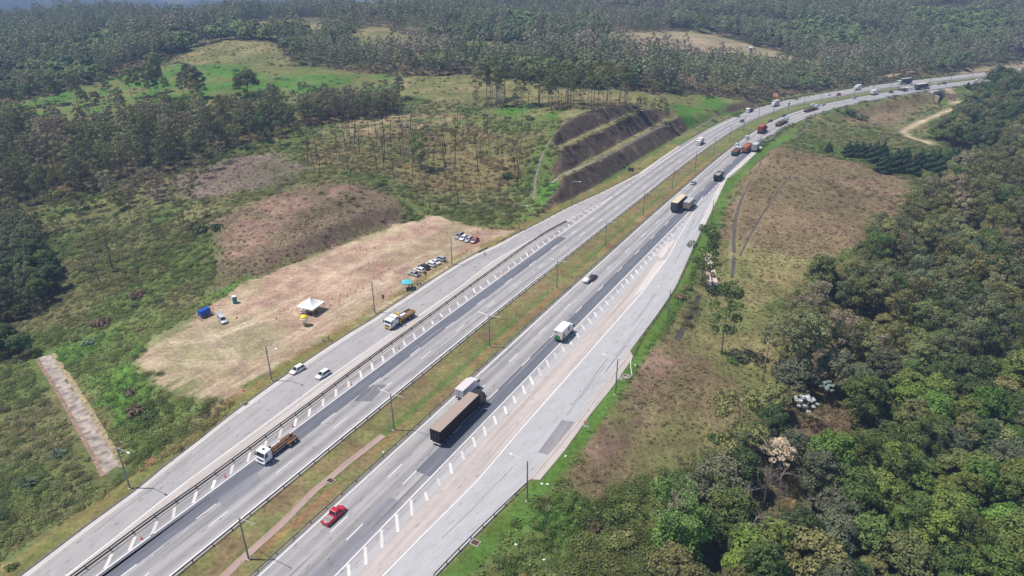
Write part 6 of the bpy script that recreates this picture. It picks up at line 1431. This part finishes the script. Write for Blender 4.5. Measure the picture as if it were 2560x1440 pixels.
put('right_scrub', 4.4, 90, 420, (40, 330), 2, ['slim#_euca_dry', 'slim#_olive', 'slim#_scrub', 'slim#_euca', 'slim#_scrub', 'broad#_olive', 'slim#_mid', 'slim#_euca_dark'], .5, 1.15, .36, 18, patch=22)
put('right_far', 6.0, 200, 700, (120, 560), 3, ['broad#_dark', 'broad#_mid', 'broad#_olive', 'broad#_mid', 'slim#_euca', 'broad#_dark'], .75, 1.2, patch=30)
put('left_dark', 4.8, 120, 420, (-330, -90), 4, ['broad#_dark', 'broad#_dark', 'broad#_mid', 'slim#_euca_dark'], .6, .95, patch=20)
put('left_wood', 5.6, 220, 620, (-420, 0), 5, ['tall#_euca', 'slim#_scrub', 'tall#_olive', 'slim#_euca_dark', 'tall#_euca', 'slim#_olive', 'slim#_mid', 'tall#_euca_dry'], .55, .95, .25, 40, patch=30)
put('left_slope', 8.0, 200, 560, (-400, 60), 15, ['slim#_euca', 'slim#_euca_dry', 'slim#_olive', 'slim#_scrub'], .35, .8, .5, 45, patch=30)
put('young_strip', 5.2, 350, 600, (-200, 40), 6, ['slim#_euca_dry', 'slim#_euca', 'slim#_euca_dark', 'slim#_olive'], .7, 1.0, patch=25)
FARK = ['far_euca#_far_dry', 'far_euca#_far_euca', 'far_euca#_far_dark', 'far_euca#_far_olive', 'far_euca#_far_euca', 'far_euca#_far_olive', 'far_broad#_far_dark', 'far_broad#_far_mid']
put('back_wood', 6.3, 380, 900, (-720, 900), 7, FARK, .8, 1.2, .37, 75, 90)
put('back_wood', 8.0, 900, 1400, (-1150, 1250), 8, FARK, .95, 1.35, .36, 120, 140)
put('back_wood', 12.0, 1400, 3000, (-2300, 2300), 9, FARK, 1.1, 1.6, .36, 220, 220)
def clear_view(p):
    for x, y in SPEC:
        d = math.hypot(x, y); al = (p[0]*x+p[1]*y)/d-d; ac = abs(p[0]*y-p[1]*x)/d
        if ac < 5.5 and -16 < al < 4.5: return False
    return True
PTS = [p for p in PTS if clear_view(p)]
print('wood points', len(PTS))
# the nearest are things of their own, the rest one wood
def vis(p):
    P, f = proj([[p[0], p[1], float(gz(p[0], p[1]))+5]]); return 0 < P[0, 0] < 2560 and 0 < P[0, 1] < 1440, f[0]
cand = []
for i, p in enumerate(PTS):
    if p[1] > 420: continue
    ok, f = vis(p)
    if ok: cand.append((f/p[3]/(1.0 if 'broad' in p[2] else 1.15), i))
cand.sort(); NEAR = set(i for _, i in cand[:300])
DESC = dict(scrub='olive-brown', dark='dark green', olive='olive', mid='mid-green', grey='grey-green', bright='bright green', yellow='yellow-green', euca='grey-green', euca_dry='brownish, half-dry', euca_dark='dull dark green')
for i in NEAR:
    x, y, k, s = PTS[i]; kind = 'broad' if 'broad' in k else 'slim'; d = DESC[k.split('_', 1)[1]]
    lb = ('%s round-crowned tree in the dense wood right of the highway' if kind == 'broad' else '%s slender tree in the scrubby wood right of the highway') % d
    if x < -60: lb = lb.replace('right of the highway', 'at the left edge')
    tree(k, x, y, s, lb, lb.split(' in the ')[0]+'s of the '+('left' if x < -60 else 'right')+' wood', 'tree')
# ------------------------------------------------------------------ uncountable growth: one object each, points carrying copies
def instancer(name, protos, P, rot, scl, idx, label, tints=None):
    """protos: list of meshes; one object whose points carry them"""
    coll = bpy.data.collections.new(name+'_shapes')
    for i, me in enumerate(protos):
        o = bpy.data.objects.new('%s_shape_%03d' % (name, i), me); coll.objects.link(o)
    me = bpy.data.meshes.new(name); me.vertices.add(len(P)); me.vertices.foreach_set('co', np.asarray(P, np.float32).ravel())
    def attr(n, t, d, prop='value'):
        a = me.attributes.new(n, t, 'POINT'); a.data.foreach_set(prop, d)
    attr('pick', 'INT', np.asarray(idx, np.int32)); attr('turn', 'FLOAT', np.asarray(rot, np.float32)); attr('grow', 'FLOAT_VECTOR', np.asarray(scl, np.float32).ravel(), 'vector')
    if tints is not None: attr('tint', 'FLOAT_COLOR', np.concatenate([tints, np.ones((len(P), 1))], -1).astype(np.float32).ravel(), 'color')
    me.update(); o = mesh_obj(name, me)
    ng = bpy.data.node_groups.new(name, 'GeometryNodeTree'); ng.interface.new_socket('Geometry', in_out='INPUT', socket_type='NodeSocketGeometry'); ng.interface.new_socket('Geometry', in_out='OUTPUT', socket_type='NodeSocketGeometry')
    N, L = ng.nodes, ng.links; gi, go = N.new('NodeGroupInput'), N.new('NodeGroupOutput')
    ip = N.new('GeometryNodeInstanceOnPoints'); ci = N.new('GeometryNodeCollectionInfo'); ci.inputs['Collection'].default_value = coll; ci.inputs['Separate Children'].default_value = True; ci.inputs['Reset Children'].default_value = True
    def na(n, t):
        a = N.new('GeometryNodeInputNamedAttribute'); a.data_type = t; a.inputs['Name'].default_value = n; return a.outputs[0]
    cx = N.new('ShaderNodeCombineXYZ'); L.new(na('turn', 'FLOAT'), cx.inputs[2])
    er = N.new('FunctionNodeEulerToRotation'); L.new(cx.outputs[0], er.inputs[0])
    L.new(gi.outputs[0], ip.inputs['Points']); L.new(ci.outputs[0], ip.inputs['Instance']); ip.inputs['Pick Instance'].default_value = True
    L.new(na('pick', 'INT'), ip.inputs['Instance Index']); L.new(er.outputs[0], ip.inputs['Rotation']); L.new(na('grow', 'FLOAT_VECTOR'), ip.inputs['Scale']); L.new(ip.outputs[0], go.inputs[0])
    md = o.modifiers.new('growth', 'NODES'); md.node_group = ng
    tag(o, label, None, None, 'stuff'); return o
def join_meshes(a, b):
    """one mesh of trunk and crown for the far wood"""
    if b is None: return a
    bm = bmesh.new(); bm.from_mesh(a); na_ = len(bm.faces); ly = bm.verts.layers.float.get('tone') or bm.verts.layers.float.new('tone')
    bm.from_mesh(b); bm.faces.ensure_lookup_table()
    for i, f in enumerate(bm.faces): f.material_index = 0 if i < na_ else 1; f.smooth = i < na_
    me = bpy.data.meshes.new('wood_tree'); bm.to_mesh(me); bm.free(); me.materials.append(a.materials[0]); me.materials.append(b.materials[0]); return me
rest = [p for i, p in enumerate(PTS) if i not in NEAR]
keys = sorted(set(p[2] for p in rest)); ki = {k: i for i, k in enumerate(keys)}
JM = [join_meshes(*MODELS[k]) for k in keys]
A = np.array([(p[0], p[1], p[3]) for p in rest]); n = len(rest)
Z = gz(A[:, 0], A[:, 1]); sc_ = A[:, 2:3]*RNG.uniform(.88, 1.14, (n, 3))
instancer('forest', JM, np.stack([A[:, 0], A[:, 1], Z], -1), RNG.uniform(0, 6.28, n), sc_, [ki[p[2]] for p in rest], 'wooded hills and thickets of mixed eucalypts and broadleaved trees')
# low growth: tussocks, herbs and small bushes, coloured like the cover they grow in
TUF = [leaf_mesh('tuft', *shrub(800+k, .62, 7, .15, 4, .75), LM['cover']) for k in range(5)]+[leaf_mesh('tuft', *spiky(820+k, .62, 22), LM['cover']) for k in range(3)]+[leaf_mesh('bush', *shrub(840+k, .62, 46, .05, 9, .8), LM['cover']) for k in range(4)]
def cover_at(X, Y):
    i = np.clip(np.searchsorted(YS, Y)-1, 0, len(YS)-1); j = np.clip(np.searchsorted(XS, X)-1, 0, len(XS)-1); return GC[i, j]
def tufts(sp, y0, y1, xr, seed, smin, smax, keep=.25):
    r = np.random.default_rng(seed); X, Y = np.meshgrid(np.arange(xr[0], xr[1], sp), np.arange(y0, y1, sp)); X = (X+r.uniform(-.5, .5, X.shape)*sp).ravel(); Y = (Y+r.uniform(-.5, .5, Y.shape)*sp).ravel()
    P, f = proj(np.stack([X, Y, gz(X, Y)], -1)); k = (f > 5) & (P[:, 0] > -120) & (P[:, 0] < 2680) & (P[:, 1] > 0) & (P[:, 1] < 1560); X, Y = X[k], Y[k]
    d1 = poly_sd(X, Y, FLAT); dc, sd, ac = seg_dist(X, Y, CLC); far = (Y > 285) | (X > 120); d2 = dc-np.where(sd < 0, 16.0, 15.5)
    bad = np.where(far, np.minimum(d1, d2), d1) < .4
    for n_ in ('lot', 'verge', 'palefield'):
        for p in ZP[n_]: bad |= inside(X, Y, p)
    for p in ZP['straw']: bad |= inside(X, Y, p) & (r.random(X.shape) < .4)
    for p in ZP['greenfield']: bad |= inside(X, Y, p) & (r.random(X.shape) < .85)
    for p in ZP['redsoil']: bad |= inside(X, Y, p) & (r.random(X.shape) < .5)
    du, _, _ = seg_dist(X, Y, DIRT); bad |= du < 4
    for dp, wd in NODRAIN:
        dd, _, _ = seg_dist(X, Y, dp); bad |= dd < wd
    bad |= fbm(X, Y, 7, seed, 3) < keep
    X, Y = X[~bad], Y[~bad]; c = cover_at(X, Y)*r.uniform(.95, 1.5, (len(X), 1)); g = r.random((len(X), 1)); c = np.where(g < .18, c*np.array([.7, .85, .6]), c); c = np.where(g > .93, c*np.array([1.5, 1.3, 1.2]), c)
    s = (smin+(smax-smin)*r.random(len(X))**2.2)*(.75+.6*fbm(X, Y, 12, seed+4, 2)); low = np.zeros(X.shape, bool)
    for n_ in ('brownhill', 'mound', 'heath', 'redsoil', 'bank', 'brownslope', 'drygrass'):
        for p in ZP[n_]: low |= inside(X, Y, p)
    s = np.where(low, s*.62, s); return X, Y, c, s
NODRAIN = [(hitl([(1945,365),(1895,420),(1850,505),(1834,600),(1830,695)]), 1.3), (hitl([(1985,430),(1930,500),(1850,640)]), .9), (hitl([(1335,500),(1338,450),(1372,355),(1450,290),(1500,283)]), 1.0), (hitl([(1380,460),(1498,403),(1649,320)]), 1.2), (hitl([(1775,722),(1768,660),(1764,635)]), 1), (hitl([(1790,716),(1779,660),(1771,632)]), 1), (hitl([(1690,850),(1735,770)]), .9), (hitl([(100,890),(180,1010),(270,1185)]), 3.2)]
B = [tufts(.95, 50, 235, (-220, 200), 21, .55, 2.1, .2), tufts(1.7, 235, 400, (-330, 330), 22, .8, 2.8), tufts(4.2, 400, 640, (-480, 560), 23, 1.5, 4.0, .35)]
def brush(pts, sp, smin, smax, seed, col):
    P = hitl(pts); r = np.random.default_rng(seed); (x0, y0), (x1, y1) = P.min(0), P.max(0); X, Y = np.meshgrid(np.arange(x0, x1, sp), np.arange(y0, y1, sp)); X = (X+r.uniform(-.5, .5, X.shape)*sp).ravel(); Y = (Y+r.uniform(-.5, .5, Y.shape)*sp).ravel()
    k = inside(X, Y, P) & (fbm(X, Y, 6, seed, 3) > .42); X, Y = X[k], Y[k]; t = fbm(X, Y, 8, seed+9, 2)[:, None]
    return X, Y, (np.array(col[0])*(1-t)+np.array(col[1])*t)*r.uniform(.75, 1.35, (len(X), 1)), smin+(smax-smin)*r.random(len(X))**1.6
OL, GR = (.13, .14, .045), (.085, .135, .03)
B += [brush([(1500,1250),(1640,1180),(1770,1180),(1720,1300),(1680,1440),(1660,1580),(1330,1580),(1420,1400)], 1.5, 1.6, 4.6, 51, (OL, GR)), brush([(1350,1260),(1450,1230),(1500,1300),(1400,1420),(1250,1560),(1160,1560),(1280,1350)], 1.5, 1.0, 2.6, 52, (GR, (.12, .17, .04))),
      brush([(330,1000),(480,1010),(560,1040),(470,1090),(350,1150),(300,1080)], 1.7, 1.2, 3.6, 53, (GR, OL)), brush([(180,900),(330,850),(420,960),(330,1030),(260,1010)], 3.0, 1.0, 2.8, 54, (GR, OL)), brush([(0,905),(90,930),(240,1170),(150,1280),(0,1330)], 3.2, .9, 2.6, 55, (OL, (.09, .1, .05))),
      brush([(980,480),(1080,525),(1160,552),(1270,565),(1320,520),(1330,460),(1200,500),(1050,490)], 1.8, 1.2, 3.2, 56, (GR, OL)), brush([(180,600),(420,520),(520,560),(420,680),(300,740),(200,720)], 2.2, 1.2, 3.4, 57, (OL, (.15, .15, .05))), brush([(1690,830),(1740,740),(1755,740),(1715,840)], 1.3, 1.2, 3.0, 58, (OL, (.17, .14, .07)))]
X, Y, C, S = [np.concatenate([b[i] for b in B]) for i in range(4)]
k = cover_at(X, Y); dry = k[:, 0] > k[:, 1]*1.15
pick = np.where(RNG.random(len(X)) < np.where(dry, .16, .06), RNG.integers(5, 8, len(X)), RNG.integers(0, 5, len(X)))
pick = np.where(S > 1.7, RNG.integers(8, 12, len(X)), pick)
print('tufts', len(X))
instancer('undergrowth', TUF, np.stack([X, Y, gz(X, Y)-.04], -1), RNG.uniform(0, 6.28, len(X)), np.stack([S, S, S*RNG.uniform(.4, .9, len(X))], -1), pick, 'rough grass, herbs and low scrub covering the slopes', C)
# bushes one can tell apart
def bush(u, v, s, leaf, label, group=None, me=None, flat=1):
    x, y, z = hit(u, v); o = mesh_obj('shrub', me or SHRUB['%d_%s' % (R_.randrange(4), leaf)]); o.location = (x, y, z-.1); o.scale = (s, s, s*flat); o.rotation_euler = (0, 0, R_.random()*6)
    return tag(o, label, 'shrub', group)
bush(145, 1140, 1.25, 'sage', 'blue-green pampas tussock beside the concrete chute', me=PAMPAS); bush(68, 1215, 1.35, 'sage', 'blue-green pampas tussock on the bank near the left edge', me=PAMPAS)
bush(345, 1035, 2.6, 'dry', 'large straw-coloured bush left of the exit ramp', flat=1.1); bush(375, 1040, 1.8, 'mid', 'green bush right against the large straw-coloured bush'); bush(330, 985, 2.0, 'dry', 'straw-topped bush above the large straw-coloured one')
bush(345, 740, 2.6, 'dry', 'brown dry thicket on the green slope left of the blue trailer'); bush(340, 765, 1.5, 'olive', 'small olive bush just below the brown dry thicket'); bush(253, 812, 3.0, 'dry', 'wide dry thicket low on the green slope'); bush(395, 755, 1.4, 'dark', 'dark bush between the dry thicket and the blue trailer')
bush(500, 580, 3.0, 'dark', 'broad dark bush at the foot of the pair of eucalypts'); bush(540, 572, 2.6, 'dark', 'dark bush right of the foot of the pair of eucalypts')
bush(222, 860, 2.0, 'sage', 'grey-green bush in the middle of the left meadow'); bush(190, 850, 1.6, 'olive', 'olive bush left of the grey-green meadow bush'); bush(350, 825, 1.4, 'dry', 'small dry bush above the cleared lot')
bush(1325, 300, 2.4, 'dark', 'low dark bush on the bright grass above the cutting'); bush(1268, 445, 3.2, 'dark', 'dark green thicket on the burnt slope left of the drain'); bush(1300, 270, 2, 'mid', 'green bush among the feet of the tall eucalypts')
bush(2125, 285, 5.0, 'mid', 'wide green bush at the foot of the far embankment'); bush(2155, 300, 4.0, 'dark', 'dark bush right of the wide one below the far embankment')
bush(1855, 300, 3.0, 'olive', 'yellowish bush at the end of the small far cutting') if False else None
bush(1480, 1320, 1.8, 'dry', 'pale dry bush on the slope below the entrance ramp'); bush(1560, 1350, 2.4, 'olive', 'olive shrub right of the pale dry bush'); bush(1600, 1290, 1.8, 'mid', 'green shrub above the olive shrub'); bush(1660, 1300, 2.2, 'olive', 'leafy olive shrub before the wood edge')
bush(1780, 730, 2.6, 'mid', 'green bush hiding the foot of the pale concrete chutes'); bush(1830, 905, 1.6, 'mid', 'green bush at the foot of the bright-crowned tree'); bush(1700, 745, 1.8, 'dry', 'brown bush beside the guard rail of the entrance ramp'); bush(1715, 720, 1.6, 'olive', 'olive bush behind the guard rail of the entrance ramp')
for u, v, s, l in ((30,1420,1,'mid'),(15,1290,1.3,'dark'),(60,1330,.9,'olive'),(110,1300,1.0,'olive'),(170,1260,1.1,'dark'),(190,1260,.8,'dark'),(140,1290,1.0,'olive'),(1790,1100,1.8,'mid'),(1700,1190,1.5,'mid'),(1640,1230,1.4,'bright')):
    bush(u, v, s, l, 'low bush in the rough grass beside the '+('exit' if u < 900 else 'entrance')+' ramp', 'low bushes beside the '+('exit' if u < 900 else 'entrance')+' ramp')
# ------------------------------------------------------------------ light, sky, air
SUN_EL = math.radians(64.5)
sl = bpy.data.lights.new('sun', 'SUN'); sl.energy = 4.4; sl.angle = math.radians(.53); sl.color = (1, .95, .865)
so = bpy.data.objects.new('sun', sl); COL.objects.link(so); so.rotation_euler = (0, -(PI/2-SUN_EL), math.radians(-2))
w = bpy.data.worlds.new('World'); SC.world = w; w.use_nodes = True
sk = w.node_tree.nodes.new('ShaderNodeTexSky'); sk.sky_type = 'NISHITA'; sk.sun_disc = False
sk.sun_elevation = SUN_EL; sk.sun_rotation = math.radians(-90); sk.altitude = 800
bgn = w.node_tree.nodes['Background']; w.node_tree.links.new(sk.outputs[0], bgn.inputs['Color']); bgn.inputs['Strength'].default_value = .1
SC.view_settings.view_transform = 'Standard'; SC.view_settings.look = 'None'; SC.view_settings.gamma = 1; SC.view_settings.exposure = .22
HAZE = True
if HAZE:
    mb = MB(); zt = max(float(GZ.max())+30, CAM_H+4); zb_ = float(GZ.min())-1.5
    mb.box((0, 4250, (zt+zb_)/2), (13400, 8700, zt-zb_))
    hm, nt, N, L, b = new_mat('haze_air'); N.remove(b)
    v = N.new('ShaderNodeVolumePrincipled'); v.inputs['Color'].default_value = (.42, .62, 1.0, 1); v.inputs['Density'].default_value = 0.00025; v.inputs['Anisotropy'].default_value = .0
    L.new(v.outputs[0], N['Material Output'].inputs['Volume'])
    hz = mb.build('haze', hm); tag(hz, kind='stuff'); hz['label'] = 'thin blue haze in the air over the far hills'
SC.cycles.volume_bounces = 0; SC.cycles.max_bounces = 5; SC.cycles.diffuse_bounces = 3; SC.cycles.glossy_bounces = 2; SC.cycles.transmission_bounces = 2
